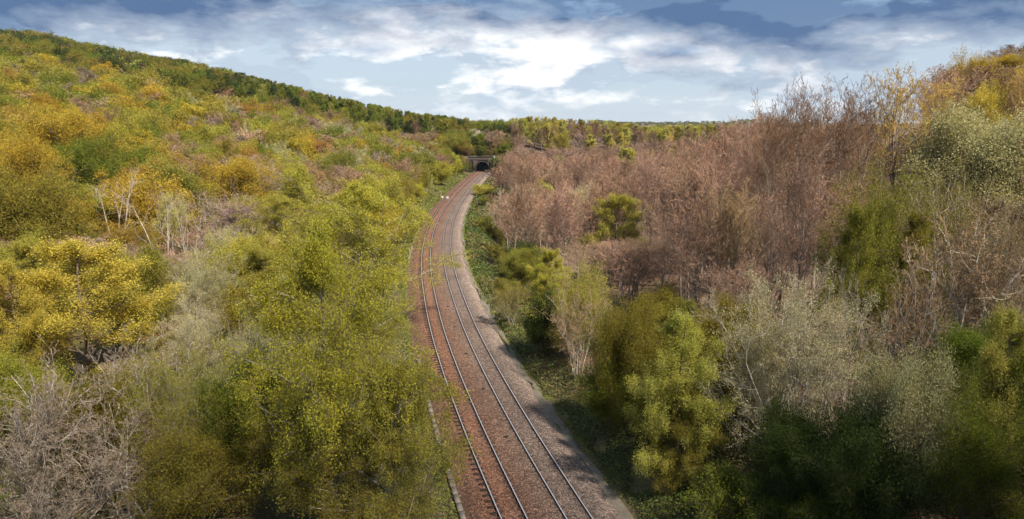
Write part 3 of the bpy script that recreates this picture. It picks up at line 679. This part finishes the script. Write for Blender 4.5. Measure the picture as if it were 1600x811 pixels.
hero('willow', 800, 440, 5.5, 66, 'olive', 'olive shrub willow below the tan leafless shrub tree', var=1, level=1)
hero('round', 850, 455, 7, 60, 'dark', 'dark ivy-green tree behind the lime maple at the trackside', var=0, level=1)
hero('open', 905, 408, 10, 95, 'pale', 'thin leafing tree with pale upright stems on the right bank', var=0)
hero('twiggy', 905, 430, 10, 95, 'tan', 'tan leafless tree with several pale stems on the right bank', var=0)
hero('round', 990, 470, 10, 110, 'olive', 'dull olive tree left of the bright layered maple', var=1, level=0)
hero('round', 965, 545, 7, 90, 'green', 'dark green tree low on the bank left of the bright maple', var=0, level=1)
hero('layered', 1066, 497, 11.5, 150, (.36,.37,.08), 'bright yellow-green maple in flat layers on the right bank', var=1)
hero('layered', 1075, 600, 7, 120, 'olive', 'low olive maple under the bright layered maple', var=0)
hero('willow', 1245, 425, 12, 215, 'cream', 'large cream-yellow sallow in the right foreground', var=1)
hero('dead', 1300, 405, 12, 150, 'grey', 'silvery dead tree with tangled branches right of the cream sallow', var=1, rot=4.0)
hero('twiggy', 1330, 440, 10, 120, 'grey', 'silver-grey leafless tree with arching branches by the cream sallow', var=0)
hero('open', 1385, 252, 15, 130, 'mid', 'green leafing tree in front of the brown wood on the right', var=0, lean=.05)
hero('layered', 1440, 330, 11, 100, 'olive', 'olive layered tree low right of the green leafing tree', var=1, level=1)
hero('layered', 1350, 320, 13, 110, 'mid', 'green layered tree left of the ivy-clad trunk on the right', var=1, level=1)
hero('round', 1535, 165, 16, 190, 'sage', 'large domed sage-yellow tree at the right edge', var=1)
hero('willow', 1600, 180, 14, 120, 'sage', 'sage tree cut by the right edge beside the domed one', var=0)
hero('willow', 1480, 260, 13, 120, 'olive', 'olive shrubby tree under the large sage dome', var=1)
hero('twiggy', 1530, 330, 12, 180, 'tan', 'brown leafless tree with tan buds below the sage dome', var=1)
hero('twiggy', 1440, 370, 12, 130, 'tan', 'leafless tan tree with visible pale trunk on the right', var=0)
hero('layered', 1585, 480, 11, 150, 'pale', 'light green maple cut by the right edge', var=0)
hero('round', 1440, 555, 10, 150, 'sage', 'pale green tree in the lower right', var=1)
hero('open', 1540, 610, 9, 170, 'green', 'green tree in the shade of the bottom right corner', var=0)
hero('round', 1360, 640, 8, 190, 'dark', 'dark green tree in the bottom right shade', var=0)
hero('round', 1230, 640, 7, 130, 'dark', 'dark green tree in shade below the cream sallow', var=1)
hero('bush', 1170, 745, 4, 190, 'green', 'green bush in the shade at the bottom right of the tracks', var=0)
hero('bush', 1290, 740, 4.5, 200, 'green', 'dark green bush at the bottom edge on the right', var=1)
hero('sparse', 1425, 100, 17, 120, 'buds', 'tall golden-budded tree on the right skyline', var=0, level=1, y=80)
hero('sparse', 1395, 140, 15, 100, 'buds', 'golden-budded tree left of the tallest golden tree on the skyline', var=1, level=1, y=84)
hero('sparse', 1470, 120, 15, 110, 'buds', 'golden-budded tree right of the tallest golden tree on the skyline', var=0, level=1, y=90)
hero('open', 1550, 128, 13, 70, 'yellow', 'small bright golden tree on the upper right slope', var=0, level=1)
hero('open', 1525, 78, 15, 70, 'gold', 'rounded olive-gold tree on the top right skyline', var=1, level=1)
SPARSE = {}
for u, v, y, w, lb in ((1222,140,62,95,'tall leafless beech rising into the sky, leftmost of the skyline beeches'), (1248,122,68,90,'tall leafless beech against the sky, second from left on the skyline'), (1300,122,74,110,'leafless beech with wide fork on the skyline left of the golden trees'),
                    (1325,138,64,95,'leafless beech on the skyline beside the golden trees'), (1358,118,80,95,'leafless beech with golden haze of buds on the skyline'), (1190,185,66,100,'slender leafless beech just left of the skyline beeches'), (1215,300,56,100,'dark-trunked leafless beech in the middle of the right wood'),
                    (1150,250,74,90,'slim leafless beech in the upper middle of the right wood'), (1095,320,60,110,'leafless beech with low arching limbs in front of the wood'), (1270,225,52,120,'leafless beech with black trunk left of the green leafing tree'), (1155,400,50,100,'leafless beech at the front edge of the wood beside the cream sallow'), (1040,330,76,90,'leafless beech at the near edge of the wood above the bright maple')):
    hero('sparse', u, v, 0, w, 'brown' if v < 150 else 'pink', lb, level=0, y=float(y)); SPARSE[len(PLANTED)-1] = True
N_HERO = len(PLANTED)
# ------------------------------------------------------------------ the rest of the woods, tree by tree
TB = np.ones((406, 800), np.float32)              # how much of each coarse picture cell is still uncovered, near to far
HP = np.array(PLANTED)
def pick(r, opts):
    p = np.array([o[0] for o in opts], float); return opts[int(r.choice(len(opts), p=p/p.sum()))][1:]
def zone(r, x, y, u, v, lat):
    """kind, colour, height, crown width for a tree whose tip shows near (u, v)"""
    if y > 1000: return pick(r, [(3,'round','green'),(2,'round','mid'),(2,'round','dark'),(1,'round','olive')])+(13, 15)
    if lat < 0 or (x < 25 and y > 330 and u < 800):                      # left of the line
        if y < 36: return pick(r, [(3,'willow','olive'),(2,'twiggy','grey'),(2,'round','green'),(1,'birch','olive')])+(r.uniform(6, 9), r.uniform(6, 8))
        if y > 345 or (v < 150+.05*(u-300) and y > 300):
            if 360 < u < 700: o = [(5,'narrow','green'),(2,'narrow','mid'),(3,'narrow','dark'),(1,'round','green'),(.5,'beech','brown'),(.6,'round','olive')]; hw = (r.uniform(11, 16), r.uniform(5, 8))
            elif u >= 700: o = [(3,'round','olive'),(2,'round','green'),(1.4,'round','dark'),(1.5,'beech','brown'),(1,'narrow','pale'),(.4,'open','orange')]; hw = (r.uniform(8, 12), r.uniform(6, 9))
            else: o = [(4,'round','olive'),(3,'round','green'),(3,'round','dark'),(1.2,'beech','brown'),(1.2,'open','olive')]; hw = (r.uniform(12, 16), r.uniform(10, 14))
        elif -13 < lat < -6 and y > 160: o = [(4,'round','lime'),(3,'willow','pale'),(1,'round','olive')]; hw = (r.uniform(5, 9.5), r.uniform(5, 7))
        elif u < 250 and y > 75: o = [(2.5,'open','gold'),(2.5,'round','mid'),(3.0,'round','yg'),(.6,'open','orange'),(2.2,'beech','russet'),(1.4,'round','green'),(1.4,'beech','lilac'),(1,'birch','yg')]; hw = (r.uniform(10, 15), r.uniform(9, 14))
        elif y > 110: o = [(3,'round','yg'),(2.0,'round','mid'),(1.0,'open','gold'),(2.8,'beech','russet'),(2.2,'beech','lilac'),(1.5,'willow','sage'),(1.2,'round','olive'),(.3,'open','orange'),(.8,'round','green'),(.02,'round','white')]; hw = (r.uniform(8, 13), r.uniform(8, 12.5))
        else: o = [(3,'birch','yg'),(2,'willow','pale'),(2,'round','yg'),(1,'willow','sage'),(1,'round','olive'),(1,'twiggy','russet'),(.7,'twiggy','lilac')]; hw = (r.uniform(8, 12), r.uniform(6, 9))
        return pick(r, o)+hw
    if y > 560: return pick(r, [(3,'round','mid'),(3,'round','green'),(1,'round','yg')])+(r.uniform(10, 13), r.uniform(10, 13))
    if y > 330: return pick(r, [(4,'beech','brown'),(3,'narrow','pale'),(1.5,'narrow','olive'),(1,'beech','lilac'),(1.3,'round','yg')])+(r.uniform(11, 15), r.uniform(5.5, 8))
    if lat < 13: return pick(r, [(2,'bush','olive'),(2,'bush','mid'),(1,'bush','pale'),(1,'twiggy','tan'),(1,'bush','green')])+(r.uniform(2, 4), r.uniform(3, 5))
    if lat < 18 and y < 110: return pick(r, [(2,'willow','olive'),(2,'round','olive'),(2,'twiggy','tan'),(1,'round','dark'),(1,'layered','mid')])+(r.uniform(5, 8), r.uniform(4.5, 6.5))
    if y < 42: return pick(r, [(2,'round','olive'),(2,'round','green'),(1,'willow','olive'),(1,'twiggy','tan')])+(r.uniform(6, 9), r.uniform(5, 7))
    if u > 1330 and y < 110: return pick(r, [(5,'sparse','brown'),(3,'sparse','pink'),(1.5,'sparse','buds'),(1,'willow','tan')])+(r.uniform(13, 16.5), r.uniform(6, 9))
    if u > 1330: return pick(r, [(5,'beech','brown'),(2.5,'beech','russet'),(1.5,'sparse','buds'),(.3,'open','gold'),(.5,'willow','tan')])+(r.uniform(13, 16.5), r.uniform(6, 9))
    if y > 200: return pick(r, [(9,'beech','pink'),(3,'beech','russet'),(.5,'beech','buds'),(.5,'narrow','pale')])+(r.uniform(10, 13), r.uniform(6, 8))
    if y < 100: return pick(r, [(7,'sparse','pink'),(2.5,'sparse','russet'),(1,'beech','brown'),(2,'beech','tan')])+(r.uniform(14.5, 18), r.uniform(6, 8))
    return pick(r, [(10,'beech','pink'),(4,'beech','russet'),(.3,'narrow','pale'),(1,'beech','brown')])+(r.uniform(13, 17), r.uniform(5.5, 7.5))
r = np.random.default_rng(21)
def spacing(x, y): return np.interp(y, [0, 60, 150, 330, 360, 520, 700, 1100, 2600], [5.6, 6.4, 7.6, 8.8, 8.6, 10, 16, 28, 60])
cand = []; y = 20.0
while y < 2700:
    dy = float(spacing(0, y)); xs = np.arange(-(1.0 if y < 260 else .86)*y-8, (1.05 if y < 260 else .86)*y+8, dy)
    X = xs+r.uniform(-.42, .42, len(xs))*dy; Y = y+r.uniform(-.42, .42, len(xs))*dy
    cand += list(zip(X, Y)); y += dy*.95
for y_ in np.arange(50, 175, 6.6):                      # the leafless wood on the right stands closer together
    for x_ in np.arange(10, .80*y_+8, 6.6):
        if x_ > 12: cand.append((x_+r.uniform(-3, 3), y_+r.uniform(-3, 3)))
cand = np.array(cand); cz = terrain(cand[:, 0], cand[:, 1]); clat = lat_of(cand[:, 0], np.clip(cand[:, 1], -39, 419))
trees = []
for (x, y), z, lt in zip(cand, cz, clat):
    u, v, f = project(x, y, z+11)
    if u < (-90 if y > 260 else -300) or u > (1690 if y > 260 else 2000) or v > 1500: continue
    kind, c, h, w = zone(r, x, y, u, v, lt); far = y > 326
    if not far:
        if -w*.5-5.6 < lt < w*.36+6.3: continue
        if lt > 0 and lt < 8: continue
    elif y < 345 and abs(lt) < 12 and y < 330: continue
    dmin = np.hypot(HP[:, 0]-x, HP[:, 1]-y); k = dmin < .42*(w/2+HP[:, 2])+.4
    if k.any(): continue
    z = float(z); trees.append([x, y, z, h, w, kind, c, lt])
# keep the skyline where the photograph has it, and the tunnel and line in view
SKY = np.array([(-100,32),(0,43),(60,46),(120,62),(200,76),(300,93),(400,117),(480,137),(570,158),(650,173),(720,181),(760,186),(800,181),(850,178),(900,183),(960,187),(1010,194),(1130,191),(1180,180),(1220,160),(1300,145),(1350,128),(1450,112),(1500,84),(1560,76),(1700,62)], float)
def cap_height(x, y, z, h, w):
    u, v, f = project(x, y, z+h); lim = np.interp(u, SKY[:, 0], SKY[:, 1])+(2 if y < 1000 else 0)
    if x > -14 and 60 < y < 326: lim = max(lim, np.interp(u, [740, 800, 900, 1000, 1060, 1130, 1160], [246, 232, 226, 219, 208, 194, 100]))
    lim += r.exponential(3.5)
    if v < lim: 
        a, s = ray(u, lim); return max(H_CAM+s*y-z, h*.45)
    return h
trees.sort(key=lambda q: q[1])
UU, VV = np.meshgrid(np.arange(800)*2+1., np.arange(406)*2+1.)
def cover(x, y, z, h, w, kind, write=True):
    u0, vt, f = project(x, y, z+h); _, vb, _ = project(x, y, z+h*.15); ru = w*.5/f*F; rv = max((vb-vt)/2, .6); vc = (vt+vb)/2
    a, b = int(max((u0-ru)//2, 0)), int(min((u0+ru)//2+1, 800)); c_, d = int(max((vc-rv)//2, 0)), int(min((vc+rv)//2+1, 406))
    if a >= b or c_ >= d: return 0.0, 0.0, 0, 0
    e = ((UU[c_:d, a:b]-u0)/ru)**2+((VV[c_:d, a:b]-vc)/rv)**2 < 1
    T = TB[c_:d, a:b]; vis = float(T[e].sum())*4; tot = float(e.sum())*4
    if write:
        op = .55 if kind in ('beech', 'sparse', 'twiggy', 'dead') else .9; e2 = ((UU[c_:d, a:b]-u0)/ru)**2+((VV[c_:d, a:b]-vc)/rv)**2 < .8; T[e2] *= 1-op
    return vis, tot, u0, vt
HS = []
for i_, p in enumerate(PLANTED[:N_HERO]):
    if p[1] > (150 if p[0] < -12 else 110) or SPARSE.get(i_): continue
    zz = th(p[0], p[1]); u_, vt_, f_ = project(p[0], p[1], p[3]); _, vb_, _ = project(p[0], p[1], zz); HS.append((u_, 0, p[1], p[2]/f_*F, vt_+.62*(vb_-vt_)))
HS = np.array(HS)
hi = 0; HO = sorted([tuple(p) for p in PLANTED[:N_HERO]], key=lambda p: p[1]); kept = []; outside = []
for t_ in trees:
    x, y, z, h, w, kind, c, lt = t_
    while hi < len(HO) and HO[hi][1] < y:
        p = HO[hi]; zz = th(p[0], p[1]); cover(p[0], p[1], zz, p[3]-zz, p[2]*2, 'round'); hi += 1
    h = cap_height(x, y, z, h, w)
    hu, hv, hf = project(x, y, z+h); rc = w*.5/hf*F                # keep the nearer filling below the trees singled out above
    blk = (HS[:, 2] > y) & (np.abs(HS[:, 0]-hu) < HS[:, 3]*.85+rc*.6) & (hv < HS[:, 4])
    if y < 145 and blk.any():
        a, q = ray(hu, float(HS[blk, 4].max())); h = H_CAM+q*y-z
        if h < 2.5: continue
        w = min(w, h*1.1); 
        if h < 5: kind = 'bush'
    if 60 < y < 326:                                       # nothing grows where it would stand before the visible track
        u, v, f = project(x, y, z+h*.6); rr = w*.5/f*F
        yy = np.arange(y+3, 326, 4.); 
        if len(yy):
            cu, cv, _ = project(cx_at(yy), yy, 0*yy); _, vt, _ = project(x, y, z+h); _, vb, _ = project(x, y, z)
            if ((np.abs(cu-u) < rr*.85+2500/yy*.9) & (cv > vt) & (cv < vb)).any(): 
                if h > 5: h *= .5; w *= .6
                u, v, f = project(x, y, z+h*.6); rr = w*.5/f*F; _, vt, _ = project(x, y, z+h)
                if ((np.abs(cu-u) < rr*.8+2200/yy) & (cv > vt) & (cv < vb)).any(): continue
    vis, tot, u0, vt = cover(x, y, z, h, w, kind)
    uc, _, fc = project(x, y, z+h*.6); rc = w*.5/fc*F
    if y < 260 and (uc-rc > 1600 or uc+rc < 0): outside.append((x, y, z, h, w, kind, c)); continue
    if tot < 1 or vis < max(.05*tot, 5): continue
    kept.append((vis, x, y, z, h, w, kind, c, u0, vt))
kept.sort(key=lambda q: -q[0])
# the largest of each kind are single trees, the rest of that kind is one mass
count = {}; rest = []
def level_of(y, w): return 0 if y < 48 else 1 if y < 100 else 2 if y < 200 else 3
def place_word(x, y, u, v, lt):
    if y > 330: return 'on far ridge' if u < 560 else 'by the tunnel' if u < 800 else 'on far hill'
    if lt < 0: return 'in left wood' if y < 150 else 'on left hillside'
    return 'in right wood' if u < 1300 else 'on right slope'
ncap = {}
for o in bpy.data.objects:
    if o.parent is None and 'category' in o: ncap[o['category']] = ncap.get(o['category'], 0)+1
labels_used = {}
def var_col(r, c): 
    c = np.array(C[c])*r.uniform(.85, 1.15); c *= r.uniform(.93, 1.07, 3); return tuple(np.clip(c, 0, 1))
for vis, x, y, z, h, w, kind, c, u0, vt in kept:
    cat = NAMES[kind][1]; cc = var_col(r, c)
    if ncap.get(cat, 0) >= 300 or y > 1000: rest.append((x, y, z, h, w, kind, cc)); continue
    ncap[cat] = ncap.get(cat, 0)+1
    pu, pv, _ = project(x, y, z+h*.85); lt = float(lat_of(x, min(y, 419)))
    adj = {'beech': '', 'twiggy': '', 'dead': ''}.get(kind, '')
    lb = f"{WORDS[c]} {cat} {place_word(x, y, pu, pv, lt)}, {np.clip(pu/16, 0, 100):.1f}% across and {np.clip(pv/8.11, 0, 100):.1f}% down"
    plant(kind, float(x), float(y), float(h), float(w), cc, lb, level_of(y, w), ground_z=float(z))
# trees of the right slope just beyond the frame edge, and scrub on top of the tunnel
for x_, y_ in [(22,8),(30,16),(38,6),(46,18),(34,-4),(52,4),(58,24),(66,12),(26,-8),(44,-8),(60,-6),(70,30),(76,18),(24,20)]:
    o = plant('round' if (x_ % 4) else 'open', x_, y_, 15.0+(x_ % 3), 8.5, var_col(r, 'green'), 'tall green tree on the slope just outside the right frame edge', 2); o['group'] = 'trees outside the right frame edge'
for k_, (l_, y_) in enumerate([(6.6,324.2),(8.2,322),(7.4,318),(8.4,313),(9.6,317),(7.5,307),(-7.4,324),(-8.8,320),(-8.2,315),(-9.5,311),(-7.8,308),(-7,329),(-4.5,328.6),(-2,329),(.5,328.8),(3,329.2),(5.5,329),(8,330),(-9.5,330.5),(-3.2,333),(1.8,333.5),(6.4,334),(-7.6,334.5),(10.5,332),(-1,338),(4.5,338.5),(-6,339.5),(9,338)]):
    bx, by, _, _ = track_pt(s_of_y(y_), l_); o = plant('bush', float(bx), float(by), (4.6 if k_ < 11 else 2.8)+(k_ % 3)*.9, 5.2, var_col(r, ['olive', 'dark', 'green', 'brown'][k_ % 4]), 'scrubby bush on the slope around the tunnel portal', 2); o['group'] = 'scrub around the tunnel portal'
for k_, (l_, y_) in enumerate([(-9,331),(-5,334),(-1,332.5),(3,335),(7,332),(11,331),(-12,335),(-7,340),(0,341),(6,342),(12,339),(-3,346),(4,348),(10,347),(-11,347)]):
    bx, by, _, _ = track_pt(s_of_y(y_), l_); o = plant('round' if k_ % 3 else 'open', float(bx), float(by), 6.0+(k_*7 % 5), 5.8, var_col(r, ['olive', 'dark', 'green', 'dark', 'tan'][k_ % 5]), 'small shadowed tree on the slope above the tunnel portal', 3); o['group'] = 'trees above the tunnel portal'
for x, y, z, h, w, kind, c in outside:
    if (y < 24 and x > 0) or kind in ('beech', 'sparse'): continue
    o = plant(kind, float(x), float(y), float(h), float(w), var_col(r, c), 'tree of the surrounding wood standing just outside the edge of the frame', 2 if y < 120 else 3, ground_z=float(z)); o['group'] = 'trees outside the frame edge'
print('outside', len(outside), 'kept', len(kept), 'single', {k: v for k, v in ncap.items()}, 'rest', len(rest))
def mass(name, items, label, lv=4):
    V = []; Fs = []; M = []; T = []; Cc = []; o = 0
    for x, y, z, h, w, kind, cc in items:
        p = proto(kind, lv, int(rng.integers(NV[4]))); v, f, m, t = p['arr']; a = rng.random()*6.28; ca, sa = math.cos(a), math.sin(a)
        sx, sz = w/p['w'], h/p['h']; V.append(np.c_[(v[:, 0]*ca-v[:, 1]*sa)*sx+x, (v[:, 0]*sa+v[:, 1]*ca)*sx+y, v[:, 2]*sz+z]); Fs.append(f+o); o += len(v)
        M.append(m*0); T.append(t); Cc.append(np.where((m == 1)[:, None], np.array([[.08, .06, .045]]), np.array([cc])))
    me = new_mesh(name, np.concatenate(V), [np.concatenate(Fs)], [M_MASS], np.concatenate(M), {'tint': np.concatenate(T)})
    ca = me.attributes.new('tree_colour', 'FLOAT_COLOR', 'FACE'); k = np.concatenate(Cc); ca.data.foreach_set('color', np.c_[k, np.ones(len(k))].astype(np.float32).ravel())
    o = link(name, me); tag(o, label, 'woodland', None, 'stuff'); return o
m, t = mat('mass_foliage'); at = t.add('ShaderNodeAttribute', attribute_name='tint').outputs['Fac']; tcx = t.add('ShaderNodeAttribute', attribute_name='tree_colour').outputs['Color']
cmx = t.mix(1.0, tcx, t.ramp(at, [(0, .55), (.5, 1.0), (1, 1.45)]), 'MULTIPLY'); finish(t, cmx, .7, spec=.2); M_MASS = m
near_rest = [q for q in rest if q[1] < 330]; mid_rest = [q for q in rest if 330 <= q[1] <= 1000]; far_rest = [q for q in rest if q[1] > 1000]
edge = [(x, y, z, h, w, k, var_col(r, q)) for x, y, z, h, w, k, q in outside if k in ('beech', 'sparse') and not (y < 24 and x > 0)]
mass('surrounding_wood', edge, 'bare wood carrying on past the edges of the frame', 3); print('edge', len(edge))
if near_rest: mass('background_wood', near_rest, 'small crowns filling in between the nearer trees of both woods')
if mid_rest: mass('ridge_wood', mid_rest, 'mass of small crowns covering the far ridge and hills')
if far_rest: mass('distant_wood', far_rest, 'bluish green wood along the most distant skyline')
# ------------------------------------------------------------------ undergrowth along the banks and under the near trees
def undergrowth(name, label, n, area, size, cols, seed, hmax):
    r = np.random.default_rng(seed); x, y = area(r, n); k = len(x); z = terrain(x, y)
    m_ = vnoise(x, y, 3.1, seed)+.6*vnoise(x, y, 1.1, seed+3)+.5
    ok = m_ > .18; x, y, z, m_ = x[ok], y[ok], z[ok], m_[ok]; k = len(x)
    c = np.c_[x, y, z+np.clip(m_, .1, 1.2)*hmax*r.random(k)**.6]
    nrm = norm(r.normal(0, 1, (k, 3))+[0, 0, 1.2]); u = norm(np.cross(nrm, r.normal(0, 1, (k, 3)))); v = np.cross(nrm, u)
    s = (size*(.5+r.random(k))*np.interp(np.hypot(x, y), [30, 60, 150, 300], [1, 1.2, 2.2, 4]))[:, None]
    V = np.stack([c-u*s*.5, c+v*s*.32, c+u*s*.5, c-v*s*.32], 1).reshape(-1, 3)
    me = new_mesh(name, V, [np.arange(k*4).reshape(-1, 4)], [M_MASS], None, {'tint': np.clip(.5+.28*r.normal(0, 1, k), 0, 1)})
    sel = (vnoise(x, y, 4.3, seed+8)+.5+.18*r.normal(0, 1, k)); kk = np.array(cols)[np.clip((sel*len(cols)).astype(int), 0, len(cols)-1)]
    ca = me.attributes.new('tree_colour', 'FLOAT_COLOR', 'FACE'); ca.data.foreach_set('color', np.c_[kk, np.ones(k)].astype(np.float32).ravel())
    tag(link(name, me), label, 'undergrowth', None, 'stuff')
def band(l0, l1, y0, y1, pw=1.6):
    def f(r, n):
        yy = y0+(y1-y0)*r.random(n)**pw; lt = l0+(l1-l0)*r.random(n); x, y, _, _ = track_pt(np.interp(yy, _yy, _ss), lt); return x, y
    return f
BR = [(.035,.06,.015),(.06,.085,.02),(.10,.12,.025),(.055,.075,.02),(.15,.10,.045),(.085,.11,.03)]
undergrowth('bramble_undergrowth', 'dark green brambles and grass on the bank right of the ballast', 260000, band(5.7, 18, 28, 300), .13, BR, 31, 1.1)
undergrowth('grassy_undergrowth', 'yellowish grass and weeds on the bank left of the ballast', 70000, band(-13, -5.1, 28, 310), .12, [(.08,.10,.02),(.14,.14,.035),(.10,.12,.025),(.18,.16,.06),(.06,.085,.02)], 37, .5)
def wedge(r, n):
    y = 24+120*r.random(n)**1.4; x = y*r.uniform(.16, .86, n); k = lat_of(x, y) > 15; return x[k], y[k]
undergrowth('leaf_litter', 'dead leaves and low plants on the floor of the right wood', 90000, wedge, .16, [(.17,.10,.07),(.21,.13,.09),(.07,.07,.03),(.12,.075,.05),(.16,.11,.08)], 41, .35)
# tufts that creep over the ballast edges
undergrowth('weed_tufts', 'small green weed tufts rooted at the edges of the ballast', 26000, lambda r, n: (lambda s, lt: track_pt(s, lt)[:2])(s_of_y(30)+r.random(n)**1.5*260, np.where(r.random(n) < .5, 5.6, -5.35)+r.normal(0, .3, n)), .12, [(.10,.13,.02),(.16,.17,.03),(.06,.09,.02)], 43, .3)
# pale rubble on the right bank
def rubble(u, v, n, sx, sy, label):
    x0, y0 = ground(u, v, .2); mb = MB(); z0 = th(x0, y0)
    for i in range(n):
        a, b = rng.normal(0, sx), rng.normal(0, sy); q = rng.uniform(.15, .55); mb.box((a, b, th(x0+a, y0+b)-z0+.06), (q, q*rng.uniform(.5, 1), q*.4), rng.random()*3, 0, rng.uniform(.6, .95))
    o = mb.build('rubble_heap', [M_CONC], None, (x0, y0, z0)); tag(o, label, 'rubble heap', 'pale rubble on the right bank')
rubble(765, 472, 60, .9, 2.0, 'pale stone rubble scattered on the bank right of the ballast, farther heap')
rubble(770, 492, 40, .7, 1.0, 'pale stone rubble patch on the bank right of the ballast, nearer heap')

# ------------------------------------------------------------------ an unseen cloud mass added high behind the camera to shade the foreground
def added_shade_cloud(gx_, gy_, rx, ry, alt):
    t_ = alt/sd.z; c0 = np.array([gx_+sd.x*t_, gy_+sd.y*t_, alt]); rr = np.random.default_rng(5); V = []; Fs = []; o = 0
    U, Wn = 28, 16; a = np.arange(U)*2*np.pi/U; b = np.linspace(-np.pi/2, np.pi/2, Wn)
    base = np.stack([np.cos(b)[:, None]*np.cos(a), np.cos(b)[:, None]*np.sin(a), np.sin(b)[:, None]*np.ones(U)], -1).reshape(-1, 3)
    J = np.arange(U*Wn).reshape(Wn, U); J2 = np.roll(J, -1, 1); Fb = np.stack([J[:-1], J2[:-1], J2[1:], J[1:]], -1).reshape(-1, 4)
    for i in range(46):
        q = math.sqrt(rr.random()); an = rr.random()*6.283; s_ = rr.uniform(.16, .34)*(1.25-.6*q)
        c = c0+np.array([math.cos(an)*q*rx*.85, math.sin(an)*q*ry*.85, rr.uniform(0, 40)*(1-q)]); w = 1+.16*np.sin(base@rr.normal(0, 3, 3)+i)
        V.append(base*w[:, None]*np.array([rx*s_, ry*s_*1.2, 42*(1.1-.5*q)])+c); Fs.append(Fb+o); o += len(base)
    m, t = mat('shade_cloud_white'); finish(t, (.85, .85, .87), 1.0, spec=0.0)
    o = link('added_shade_cloud', new_mesh('added_shade_cloud', np.concatenate(V), [np.concatenate(Fs)], [m], smooth=True)); tag(o, kind='structure')
added_shade_cloud(0, -112, 270, 140, 1500)

# ------------------------------------------------------------------ air
hb = MB(); zb, zt = float(GZ.min())-1.5, max(float(GZ.max())+3, max(p[3] for p in PLANTED)+3, 45); hb.box((0, 2600, (zb+zt)/2), (13400, 9400, zt-zb)); m, t = mat('air_haze')
pv = t.add('ShaderNodeVolumePrincipled', inp={'Color': (.72, .80, .92, 1), 'Density': .00006, 'Anisotropy': .2}); t.l.new(pv.outputs[0], t.out.inputs[1])
hz = hb.build('haze', [m]); tag(hz, 'thin bluish air haze over the valley', 'haze', None, 'stuff')
